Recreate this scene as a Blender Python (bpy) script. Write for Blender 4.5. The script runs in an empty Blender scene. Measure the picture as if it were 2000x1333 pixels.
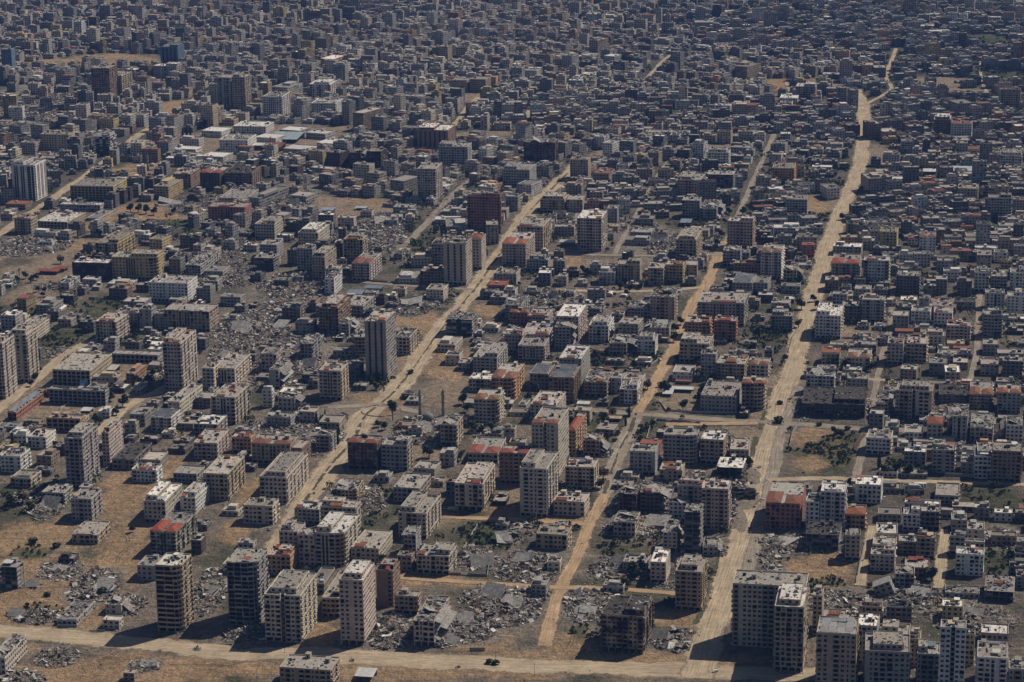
import bpy, math, random
import numpy as np
from mathutils import Vector, Matrix
R = math.radians
C = bpy.context.scene.collection
S = bpy.context.scene
# ---------------------------------------------------------------- camera
H, F, TH, RO = 600.0, 4800.0, R(15.154), R(0.873)
FW = (0, math.cos(TH), -math.sin(TH))
U0 = (0, math.sin(TH), math.cos(TH))
RT = (math.cos(RO), -math.sin(RO)*U0[1], -math.sin(RO)*U0[2])
UP = (math.sin(RO), math.cos(RO)*U0[1], math.cos(RO)*U0[2])
cam_d = bpy.data.cameras.new('camera'); cam = bpy.data.objects.new('camera', cam_d); C.objects.link(cam)
cam.matrix_world = Matrix(((RT[0], UP[0], -FW[0], 0), (RT[1], UP[1], -FW[1], 0), (RT[2], UP[2], -FW[2], H), (0, 0, 0, 1)))
cam_d.sensor_width = 36; cam_d.lens = 36*F/2000; cam_d.clip_start = 5; cam_d.clip_end = 60000
S.camera = cam
# ---------------------------------------------------------------- sky, sun, exposure
HAZE = 3.1e-5
SUN_AZ, SUN_EL = math.atan2(.65, .5), R(49)
w = bpy.data.worlds.new('World'); S.world = w; w.use_nodes = True
nt = w.node_tree; sky = nt.nodes.new('ShaderNodeTexSky'); sky.sky_type = 'NISHITA'; sky.sun_disc = False
sky.sun_elevation = SUN_EL; sky.sun_rotation = SUN_AZ; sky.air_density = 1.0; sky.dust_density = 1.0
bg = nt.nodes['Background']; nt.links.new(sky.outputs[0], bg.inputs[0]); bg.inputs[1].default_value = 0.05
sl = bpy.data.lights.new('sun', 'SUN'); so = bpy.data.objects.new('sun', sl); C.objects.link(so)
sl.energy = 5.0; sl.angle = R(.5); sl.color = (1, .905, .77)
sd = Vector((math.sin(SUN_AZ)*math.cos(SUN_EL), math.cos(SUN_AZ)*math.cos(SUN_EL), math.sin(SUN_EL)))
so.rotation_euler = sd.to_track_quat('Z', 'Y').to_euler(); so.location = (0, 1500, 900)
S.view_settings.view_transform = 'Standard'; S.view_settings.look = 'None'
S.view_settings.exposure = -0.1; S.view_settings.gamma = 1
S.cycles.max_bounces = 4; S.cycles.diffuse_bounces = 1; S.cycles.volume_bounces = 0
S.cycles.use_adaptive_sampling = True; S.cycles.adaptive_threshold = 0.02
S.cycles.caustics_reflective = False; S.cycles.caustics_refractive = False

def ray(x, y):
    a = (x-1000)/F; b = -(y-666.5)/F
    return [RT[i]*a+UP[i]*b+FW[i] for i in range(3)]
def at(x, y, z=0.0):                       # where the line of sight through a photo pixel meets height z
    r = ray(x, y); t = (z-H)/r[2]
    return (r[0]*t, r[1]*t)
def pr(p):
    q = (p[0], p[1], p[2]-H); d = q[1]*FW[1]+q[2]*FW[2]
    return (1000+F*(q[0]*RT[0]+q[1]*RT[1]+q[2]*RT[2])/d, 666.5-F*(q[0]*UP[0]+q[1]*UP[1]+q[2]*UP[2])/d, d)
def prn(P):                                 # the same for an array of points
    q = P-np.array([0, 0, H]); d = q@np.array(FW)
    return 1000+F*(q@np.array(RT))/d, 666.5-F*(q@np.array(UP))/d, d
AZ = R(11.04)
VV = (math.sin(AZ), math.cos(AZ)); UU = (math.cos(AZ), -math.sin(AZ))   # street grid: along the streets / across
def uv2xy(u, v): return (u*UU[0]+v*VV[0], u*UU[1]+v*VV[1])
def xy2uv(x, y): return (x*UU[0]+y*UU[1], x*VV[0]+y*VV[1])
ROTZ = -AZ

# ---------------------------------------------------------------- materials
class Mat:
    def __init__(s, name, rough=.9):
        s.m = bpy.data.materials.new(name); s.m.use_nodes = True; s.nt = s.m.node_tree
        s.b = s.nt.nodes['Principled BSDF']; s.b.inputs['Roughness'].default_value = rough
        s.b.inputs['Specular IOR Level'].default_value = .12
        g = s.n('ShaderNodeNewGeometry'); s.pos = g.outputs['Position']
    def n(s, t, **k):
        o = s.nt.nodes.new(t)
        for a, b in k.items(): setattr(o, a, b)
        return o
    def l(s, a, b): s.nt.links.new(a, b)
    def val(s, sock, v):
        if hasattr(v, 'links'): s.l(v, sock)
        else: sock.default_value = v
    def noise(s, scale, detail=3, rough=.6, vec=None, stretch=None):
        vec = vec or s.pos
        if stretch:
            mp = s.n('ShaderNodeMapping'); mp.inputs['Scale'].default_value = stretch; mp.inputs['Rotation'].default_value = (0, 0, AZ); s.l(vec, mp.inputs[0]); vec = mp.outputs[0]
        o = s.n('ShaderNodeTexNoise'); o.inputs['Scale'].default_value = scale
        o.inputs['Detail'].default_value = detail; o.inputs['Roughness'].default_value = rough
        s.l(vec, o.inputs['Vector']); return o.outputs['Fac']
    def mr(s, v, a, b, c, d):
        o = s.n('ShaderNodeMapRange'); s.val(o.inputs[0], v)
        for i, x in enumerate((a, b, c, d)): s.val(o.inputs[i+1], x)
        return o.outputs[0]
    def math(s, op, a, b=0.0):
        o = s.n('ShaderNodeMath', operation=op); s.val(o.inputs[0], a); s.val(o.inputs[1], b); return o.outputs[0]
    def mul(s, c, f):                          # colour times a scalar
        o = s.n('ShaderNodeVectorMath', operation='SCALE'); s.val(o.inputs[0], c); s.val(o.inputs['Scale'], f); return o.outputs[0]
    def mix(s, f, a, b):
        o = s.n('ShaderNodeMix', data_type='RGBA'); s.val(o.inputs[0], f)
        for i, x in ((6, a), (7, b)):
            if hasattr(x, 'links'): s.l(x, o.inputs[i])
            else: o.inputs[i].default_value = (*x, 1)
        return o.outputs[2]
    def col(s):
        a = s.n('ShaderNodeAttribute', attribute_name='Col'); return a.outputs['Color'], a.outputs['Alpha']
    def base(s, c): s.l(c, s.b.inputs['Base Color']) if hasattr(c, 'links') else setattr(s.b.inputs['Base Color'], 'default_value', (*c, 1))
    def bump(s, h, strength=.4, dist=.3):
        o = s.n('ShaderNodeBump'); o.inputs['Strength'].default_value = strength; o.inputs['Distance'].default_value = dist
        s.l(h, o.inputs['Height']); s.l(o.outputs[0], s.b.inputs['Normal'])
def m_facade():
    m = Mat('plastered_wall', .92); c, a = m.col()
    n1 = m.noise(.12, 4, .65); n2 = m.noise(.9, 4, .7); n3 = m.noise(1.6, 2, .6, stretch=(1, 1, .12))
    f = m.math('MULTIPLY', m.mr(n1, .3, .7, .8, 1.16), m.mr(n2, .25, .75, .72, 1.2))
    f = m.math('MULTIPLY', f, m.mr(n3, .35, .7, 1.06, .84))
    c = m.mul(c, f)
    chip = m.mr(m.noise(.5, 5, .75), .60, .64, 0, .55)      # patches of bare concrete
    c = m.mix(chip, c, (.2, .185, .17))
    s = m.mr(m.math('ADD', m.noise(.16, 3, .6), a), 1.0, 1.22, 0, .93)   # soot where the wall is burnt
    c = m.mix(s, c, (.018, .016, .015)); m.base(c); return m.m
def m_roof():
    m = Mat('roof_concrete', .95); c, a = m.col()
    f = m.math('MULTIPLY', m.mr(m.noise(.25, 4, .7), .3, .7, .7, 1.2), m.mr(m.noise(1.7, 3, .7), .3, .7, .75, 1.2))
    c = m.mul(c, f); c = m.mix(m.mr(m.noise(.7, 5, .8), .57, .66, 0, .75), c, (.11, .1, .09))
    s = m.mr(m.math('ADD', m.noise(.2, 3, .6), a), 1.0, 1.2, 0, .93)
    c = m.mix(s, c, (.02, .018, .016)); m.base(c); return m.m
def m_glass():
    m = Mat('dark_opening', .5); m.base(m.mul((.016, .016, .018), m.mr(m.noise(.33, 2, .5), .35, .65, .3, 1.6))); m.b.inputs['Specular IOR Level'].default_value = .08; return m.m
def m_tile():
    m = Mat('red_roof_tile', .85); c, a = m.col()
    c = m.mul(c, m.mr(m.noise(.45, 4, .75), .3, .7, .5, 1.3)); c = m.mix(m.mr(m.noise(.3, 5, .75), .54, .62, 0, .85), c, (.1, .08, .07))
    m.base(c); return m.m
def m_plain(name, rough=.7, metal=0.0):
    m = Mat(name, rough); c, a = m.col(); m.base(m.mul(c, m.mr(m.noise(1.1, 3, .6), .3, .7, .75, 1.2))); m.b.inputs['Metallic'].default_value = metal; return m.m
def m_rubble():
    m = Mat('broken_concrete', .95); c, a = m.col(); m.base(m.mul(c, m.math('MULTIPLY', m.mr(m.noise(1.3, 4, .7), .3, .7, .6, 1.25), m.mr(m.noise(.35, 5, .8), .35, .65, .5, 1.25)))); return m.m
def m_ground():
    m = Mat('dry_earth', .97); c, a = m.col()
    f = m.math('MULTIPLY', m.mr(m.noise(.025, 5, .65), .3, .7, .78, 1.2), m.mr(m.noise(.2, 6, .8), .3, .7, .55, 1.4))
    f = m.math('MULTIPLY', f, m.mr(m.noise(.5, 4, .75, stretch=(1, .2, 1)), .3, .7, .72, 1.25))
    f = m.math('MULTIPLY', f, m.mr(m.noise(.3, 4, .75, stretch=(.12, 1, 1)), .35, .65, .8, 1.15))
    c = m.mul(c, f)
    c = m.mix(m.mr(m.noise(.45, 6, .85), .58, .64, 0, .6), c, (.34, .32, .285))     # pale grit and bits of concrete
    c = m.mix(m.mr(m.noise(.3, 6, .85), .55, .66, 0, .7), c, (.06, .052, .04))
    m.base(c); m.bump(m.math('ADD', m.math('MULTIPLY', m.noise(.11, 3, .6), 2.2), m.noise(.5, 5, .75)), 1.0, 2.0); return m.m
def m_road():
    m = Mat('dusty_road', .97); c, a = m.col()
    f = m.math('MULTIPLY', m.mr(m.noise(.05, 5, .7), .3, .7, .72, 1.22), m.mr(m.noise(.35, 5, .8), .3, .7, .72, 1.22))
    at_ = m.n('ShaderNodeAttribute', attribute_name='across')
    mp = m.n('ShaderNodeCombineXYZ'); m.l(at_.outputs['Vector'], mp.inputs[0]) if False else None
    tr = m.noise(1.0, 3, .6, stretch=(1, 1, 0), vec=at_.outputs['Vector'])
    f = m.math('MULTIPLY', f, m.mr(tr, .35, .65, .66, 1.2)); c = m.mul(c, f)
    m.base(c); m.bump(tr, .4, .5)
    sx = m.n('ShaderNodeSeparateXYZ'); m.l(at_.outputs['Vector'], sx.inputs[0]); ed = m.math('ADD', sx.outputs[2], m.math('MULTIPLY', m.noise(.22, 4, .7), .9))
    tb = m.n('ShaderNodeBsdfTransparent'); mx = m.n('ShaderNodeMixShader'); m.l(m.mr(ed, 1.2, 1.42, 0, 1), mx.inputs[0]); m.l(m.b.outputs[0], mx.inputs[1]); m.l(tb.outputs[0], mx.inputs[2]); m.l(mx.outputs[0], m.nt.nodes['Material Output'].inputs[0]); return m.m
def m_leaf():
    m = Mat('dusty_foliage', .9); c, a = m.col(); m.base(m.mul(c, m.mr(m.noise(.8, 3, .6), .3, .7, .6, 1.4))); return m.m
MATS = {'wall': m_facade(), 'roof': m_roof(), 'glass': m_glass(), 'tile': m_tile(), 'plain': m_plain('painted_surface'),
        'metal': m_plain('dusty_metal', .45, .35), 'rubble': m_rubble(), 'ground': m_ground(), 'road': m_road(), 'leaf': m_leaf()}
MK = list(MATS)

# ---------------------------------------------------------------- mesh building
def mesh_from(name, V, loops, starts, totals, mi, col, mats, smooth=False):
    me = bpy.data.meshes.new(name)
    me.vertices.add(len(V)); me.vertices.foreach_set('co', np.asarray(V, dtype=np.float32).ravel())
    me.loops.add(len(loops)); me.loops.foreach_set('vertex_index', np.asarray(loops, dtype=np.int32))
    me.polygons.add(len(starts)); me.polygons.foreach_set('loop_start', np.asarray(starts, dtype=np.int32))
    me.polygons.foreach_set('loop_total', np.asarray(totals, dtype=np.int32))
    for k in mats: me.materials.append(MATS[k])
    me.polygons.foreach_set('material_index', np.asarray(mi, dtype=np.int32))
    if smooth: me.polygons.foreach_set('use_smooth', np.ones(len(starts), dtype=bool))
    a = me.color_attributes.new('Col', 'FLOAT_COLOR', 'CORNER')
    a.data.foreach_set('color', np.asarray(col, dtype=np.float32).ravel())
    me.update(calc_edges=True); return me
class MB:
    def __init__(s): s.V = []; s.F = []; s.M = []; s.C = []
    def f(s, pts, mat, col):
        b = len(s.V); s.V.extend(pts); s.F.append(tuple(range(b, b+len(pts)))); s.M.append(mat); s.C.append(col if len(col) == 4 else (*col, 0))
    def box(s, x0, x1, y0, y1, z0, z1, mat, col, rot=None):
        P = [(x0, y0, z0), (x1, y0, z0), (x1, y1, z0), (x0, y1, z0), (x0, y0, z1), (x1, y0, z1), (x1, y1, z1), (x0, y1, z1)]
        if rot is not None: P = [tuple(rot @ Vector(p)) for p in P]
        for q in ((3, 2, 1, 0), (4, 5, 6, 7), (0, 1, 5, 4), (1, 2, 6, 5), (2, 3, 7, 6), (3, 0, 4, 7)):
            s.f([P[i] for i in q], mat, col)
    def cyl(s, x, y, z0, z1, r, mat, col, n=8, r1=None):
        r1 = r if r1 is None else r1
        A = [(x+r*math.cos(6.2832*i/n), y+r*math.sin(6.2832*i/n), z0) for i in range(n)]
        B = [(x+r1*math.cos(6.2832*i/n), y+r1*math.sin(6.2832*i/n), z1) for i in range(n)]
        for i in range(n): s.f([A[i], A[(i+1) % n], B[(i+1) % n], B[i]], mat, col)
        s.f(B, mat, col); s.f(A[::-1], mat, col)
    def tube(s, a, b, r, mat, col, n=5):
        a = Vector(a); b = Vector(b); q = (b-a).to_track_quat('Z', 'Y'); L = (b-a).length; k = len(s.V)
        t = MB(); t.cyl(0, 0, 0, L, r, mat, col, n)
        for F_, M_, C_ in zip(t.F, t.M, t.C): s.f([tuple(a+q @ Vector(t.V[i])) for i in F_], M_, C_)
    def prism(s, poly, z0, z1, mat, col, top=None, topcol=None):
        n = len(poly)
        for i in range(n):
            a = poly[i]; b = poly[(i+1) % n]
            s.f([(*a, z0), (*b, z0), (*b, z1), (*a, z1)], mat, col)
        s.f([(*p, z1) for p in poly], top or mat, topcol or col)
        s.f([(*p, z0) for p in poly[::-1]], mat, col)
    def mesh(s, name, smooth=False):
        used = [k for k in MK if k in set(s.M)]; ix = {k: i for i, k in enumerate(used)}
        tot = [len(f) for f in s.F]; st = np.concatenate([[0], np.cumsum(tot)[:-1]]) if tot else []
        lo = [i for f in s.F for i in f]
        return mesh_from(name, s.V, lo, st, tot, [ix[k] for k in s.M], np.repeat(np.array(s.C, dtype=np.float32), tot, axis=0), used, smooth)
    def build(s, name, parent=None, loc=(0, 0, 0), rz=0, smooth=False):
        if not s.F: return None
        return link(name, s.mesh(name, smooth), parent, loc, rz)
def link(name, me, parent=None, loc=(0, 0, 0), rz=0):
    o = bpy.data.objects.new(name, me); C.objects.link(o); o.location = loc
    if rz: o.rotation_euler = (0, 0, rz)
    if parent is not None: o.parent = parent
    return o
def tag(o, label=None, cat=None, group=None, kind=None):
    if label: o['label'] = label
    if cat: o['category'] = cat
    if group: o['group'] = group
    if kind: o['kind'] = kind
    return o
def thing(name, label, cat, loc, rz=0, group=None):
    o = bpy.data.objects.new(name, None); C.objects.link(o); o.location = loc; o.rotation_euler = (0, 0, rz); o.empty_display_size = 2
    return tag(o, label, cat, group)
def copy_thing(root, loc, rz, sc, label, group):
    r = root.copy(); C.objects.link(r); r.location = loc; r.rotation_euler = (0, 0, rz); r.scale = (sc, sc, sc); r['label'] = label; r['group'] = group
    for ch in kids[root.name]:
        c = ch.copy(); C.objects.link(c); c.parent = r
    return r
kids = {}
# ---------------------------------------------------------------- ground, roads
# open plots and soils, placed on the ground: photo x, y, half width, half height -> soil kind
ZONES = """
100 1160 150 90 s;240 1080 60 60 s;60 1050 80 40 s;330 1010 60 40 s;230 985 60 25 s;250 950 60 22 s;330 915 30 25 s;500 960 40 30 s;465 1040 30 30 s
620 1240 60 30 s;930 1250 60 30 s;1110 1260 60 25 s;1330 1210 60 30 s;800 1130 90 15 s;930 1140 60 10 s;850 1010 50 25 t;1000 1300 500 25 s;250 1310 250 30 s
930 1045 60 25 g;960 1060 40 25 g;800 1035 40 20 g;700 1020 40 15 g;1080 1085 70 25 r;1220 1070 60 14 g;1150 1235 40 15 g;1300 1180 40 12 g
980 1180 80 45 r;900 1240 70 25 r;760 1240 60 40 r;1040 1100 70 35 r;1160 1180 70 40 r;1220 1110 60 25 r;1320 1250 50 25 r;1420 1000 40 40 r;1560 1060 70 30 r
1600 1110 60 35 s;1620 1150 50 20 g;1640 1180 70 30 r;1800 1170 70 25 r;1900 1200 80 30 r;1960 1050 50 30 r;1940 1100 50 30 g;1950 980 60 30 g;1860 1180 90 15 r
1600 860 60 28 s;1600 900 65 35 g;1640 870 40 25 g;1580 905 45 20 s;1770 905 40 18 g;1640 650 40 20 t;1850 590 40 8 t;1900 560 20 8 t
790 845 70 28 r;850 700 70 30 s;880 760 50 35 t;860 730 40 14 s;740 790 50 25 s;760 745 60 22 g;560 830 60 30 r;650 800 50 20 r;600 1000 60 20 r
110 660 60 25 g;60 600 70 30 g;200 600 50 30 g;240 665 40 12 g;60 500 90 30 t;30 520 40 20 d;100 560 50 20 t;140 480 60 12 s;310 425 80 7 s;320 438 60 8 g;360 455 60 10 g
280 410 50 14 s;200 430 30 25 s;680 400 90 16 s;700 420 80 20 t;620 400 60 20 t;740 440 60 25 r;830 530 60 20 g;820 460 40 30 g;450 400 40 20 r;430 500 60 40 r
560 560 80 30 r;480 620 70 50 r;600 680 80 40 r;520 700 60 50 r;700 700 50 25 r;820 630 45 20 s;800 620 60 22 s;960 610 35 15 s;1110 515 45 13 s;1180 515 45 12 t;1050 620 50 10 r
1240 480 40 30 r;1150 480 40 16 t;1290 470 60 30 r;1350 435 60 8 g;1180 700 40 12 g;1270 700 30 12 g;1210 842 60 25 g;1260 870 25 30 g;1300 835 70 12 g;1250 605 30 10 g
1010 700 30 15 g;1160 820 40 15 g;1010 960 30 25 t;850 880 50 25 t;880 860 30 20 g;740 985 60 30 g;720 970 50 25 g;1000 1000 60 18 s;40 960 60 25 g;130 870 60 14 t;60 990 60 20 g
60 800 100 25 t;150 800 60 12 t;240 790 60 25 t;30 760 60 40 t;250 730 60 20 t;210 120 120 16 s;100 125 60 10 s;240 125 50 14 t;70 190 120 26 r;130 185 80 22 r;280 330 60 14 s
340 210 40 14 s;930 190 50 10 t;940 265 60 10 t;1130 270 60 8 s;1190 300 40 8 t;1590 420 60 14 g;1610 360 50 12 g;1590 400 30 20 s;1640 390 30 22 t;1700 265 40 8 g;1590 160 30 8 s;1520 165 30 12 s;1640 175 20 16 s
1920 80 60 14 g;520 275 190 34 t;1345 780 70 26 t;110 532 100 24 t;60 575 60 20 t;215 735 30 16 t;830 825 60 18 r;1950 150 60 14 g;1870 180 60 10 t;1720 300 40 20 t;1400 290 60 8 t;1500 190 20 8 s;1840 160 60 10 t;570 385 60 30 r;640 470 50 20 r;780 700 60 30 t;420 1150 30 40 r;180 1150 60 40 r;340 1100 30 40 r;60 1080 40 14 g;70 1200 60 20 g
1700 800 60 14 t;1540 740 40 14 t;1560 700 20 18 g;1500 660 30 30 g;1460 640 40 14 g;1500 780 60 50 t;1450 860 40 30 t;1480 900 30 30 t;1100 1010 60 16 s
"""
SOIL = {'s': (.325, .22, .128), 't': (.26, .2, .14), 'g': (.056, .066, .028), 'r': (.215, .185, .15), 'd': (.10, .085, .06)}
zl = []
for part in ZONES.replace('\n', ';').split(';'):
    p = part.split()
    if len(p) == 5:
        x, y, a, b = map(float, p[:4]); c = at(x, y); e = at(x+a, y); g = at(x, y-b)
        zl.append((c[0], c[1], abs(e[0]-c[0]), abs(g[1]-c[1]), SOIL[p[4]], p[4]))
HEAPS = """980 1180 75 40 3;900 1235 60 20 2;762 1235 38 38 7;1030 1110 60 30 3;1160 1180 60 35 2.5;1210 1115 55 22 3;1320 1250 45 22 2;1445 970 40 30 5;1440 1010 25 40 2
1560 1060 60 22 1.5;1640 1180 60 25 2;1790 1165 60 22 3;1690 1205 60 25 2;1900 1210 80 25 2.5;1960 1052 40 18 3;815 840 45 25 4;600 1100 30 20 1;410 1155 30 40 2;480 1245 40 28 4;415 1120 20 10 2
185 1145 45 30 2.5;120 1115 40 18 2;70 1205 45 14 2;110 1285 40 18 1.5;250 1180 30 18 1;285 1300 30 12 2;20 1330 60 20 1.5;90 995 30 20 3;60 975 40 15 1;560 690 40 30 5;590 710 30 40 4;530 660 40 25 4;500 690 25 25 4
545 610 45 22 3;470 640 50 30 4;440 690 30 20 3;700 640 30 22 3;650 640 30 25 3;690 700 30 14 2;570 560 60 20 2;620 590 30 20 2;430 500 50 35 3;450 540 60 20 1.5;390 400 50 18 3;470 400 60 14 2;570 390 40 20 3
640 470 40 20 2;745 440 50 22 4;740 470 30 20 3;780 480 20 30 3;870 420 30 20 2;860 390 30 12 1.5;800 340 60 20 2;720 330 50 20 2;1290 480 28 28 6;1240 440 40 14 2;1180 430 30 20 2;1070 590 25 25 5;1030 600 30 15 2
1120 430 30 30 3;1100 380 30 14 1.5;1345 470 30 14 2;1390 470 24 14 1;1040 360 40 18 2;830 590 30 14 2;800 600 40 16 4;90 210 90 22 2;50 230 60 20 2;160 195 60 14 2;110 180 60 8 1;720 270 50 14 3;770 280 40 10 2
1500 1080 25 35 1;1470 930 25 25 1.5;1370 940 60 10 1.5;1340 930 40 10 1;650 850 40 16 1.5;620 870 20 20 1;560 830 50 22 2;700 985 50 22 1;700 965 50 15 1;1010 1040 25 22 3;930 1090 35 22 2;840 1000 30 12 1
350 690 25 20 1;520 745 30 20 1;1900 850 30 20 3;1860 800 30 15 2;1560 790 20 30 1.5;1690 790 12 30 1;1490 1000 20 30 1;100 690 60 10 1;300 730 20 20 1;200 900 30 10 1;600 540 60 10 1;840 545 50 8 1;1100 620 30 10 1.5;1010 1175 40 20 3
60 480 70 18 .6;120 560 50 8 .5;1330 1145 60 12 1;1840 640 60 12 .6;1500 560 18 18 1;1420 870 20 30 1;1270 945 40 8 2;1230 1000 40 20 1.5;1270 1030 30 20 2;1350 1095 30 20 1;1040 1160 30 14 3"""
for part in HEAPS.replace('\n', ';').split(';'):
    p = list(map(float, part.split())); c = at(p[0], p[1]); zl.append((c[0], c[1], abs(at(p[0]+p[2], p[1])[0]-c[0])*1.1, abs(at(p[0], p[1]-p[3])[1]-c[1])*1.1, (.21, .18, .145), 'r'))
rs = np.random.RandomState(5)
def vnoise(x, y, s, seed):                    # cheap value noise on arrays
    x = x/s+seed*17.3; y = y/s+seed*9.1; xi = np.floor(x).astype(int); yi = np.floor(y).astype(int); fx = x-xi; fy = y-yi
    fx = fx*fx*(3-2*fx); fy = fy*fy*(3-2*fy)
    def h(a, b):
        n = (a*374761393+b*668265263+seed*1442695) & 0x7fffffff; n = (n ^ (n >> 13))*1274126177 & 0x7fffffff; return ((n ^ (n >> 16)) & 0xffff)/65535.
    return (h(xi, yi)*(1-fx)+h(xi+1, yi)*fx)*(1-fy)+(h(xi, yi+1)*(1-fx)+h(xi+1, yi+1)*fx)*fy
def grid_axis(parts):
    o = []
    for a, b, st in parts: o += list(np.arange(a, b, st))
    return np.array(o+[parts[-1][1]])
gx = grid_axis([(-9000, -3000, 2000), (-3000, -1300, 100), (-1300, 1300, 5), (1300, 3000, 100), (3000, 9000, 2000)])
gy = grid_axis([(-2500, 900, 400), (900, 1300, 50), (1300, 2400, 4), (2400, 5600, 10), (5600, 8000, 200), (8000, 14000, 2000)])
X, Y = np.meshgrid(gx, gy); xf = X.ravel(); yf = Y.ravel()
n1 = vnoise(xf, yf, 60, 1); n2 = vnoise(xf, yf, 18, 2); n3 = vnoise(xf, yf, 7, 3)
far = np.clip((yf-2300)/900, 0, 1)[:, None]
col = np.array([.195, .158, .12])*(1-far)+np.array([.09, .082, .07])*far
pxg, pyg, _ = prn(np.stack([xf, yf, xf*0], 1)); rt = (np.clip((xf-120-(yf-1500)*.06)/160, 0, 1)*np.clip((n1-.2)*3, 0, 1)*.8)[:, None]; col = col*(1-rt)+np.array([.085, .074, .06])*rt
mt = (np.clip((n2*.5+n3*.5-.45)*6, 0, 1)*.45)[:, None]; col = col*(1-mt)+np.array([.13, .115, .1])*mt
gg = (np.clip((n1*.6+n2*.4-.56)*7, 0, 1)*.75)[:, None]
gcol = col*(1-gg)+np.array([.06, .065, .035])*gg
col = gcol
for (cx, cy, a, b, sc, k) in zl:
    d = np.sqrt(((xf-cx)/a)**2+((yf-cy)/b)**2)+(n2-.5)*.55+(n3-.5)*.4
    wgt = np.clip((1.12-d)/.3, 0, 1)*.92
    if k == 'g': wgt = wgt*np.clip(.35+n3*1.1, 0, 1)
    wgt = wgt[:, None]; col = col*(1-wgt)+np.array(sc)*wgt
nx, ny = len(gx), len(gy)
i = np.arange((nx-1)*(ny-1)); r_, c_ = i//(nx-1), i % (nx-1); a0 = r_*nx+c_
Q = np.stack([a0, a0+1, a0+nx+1, a0+nx], 1)
zz = np.zeros_like(xf)
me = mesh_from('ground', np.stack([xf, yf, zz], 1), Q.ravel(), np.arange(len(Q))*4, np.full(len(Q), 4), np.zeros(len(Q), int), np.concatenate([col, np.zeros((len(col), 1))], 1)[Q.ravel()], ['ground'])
tag(link('ground', me), 'dry sandy ground with patches of weeds and grey grit between the buildings', kind='structure')

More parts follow.
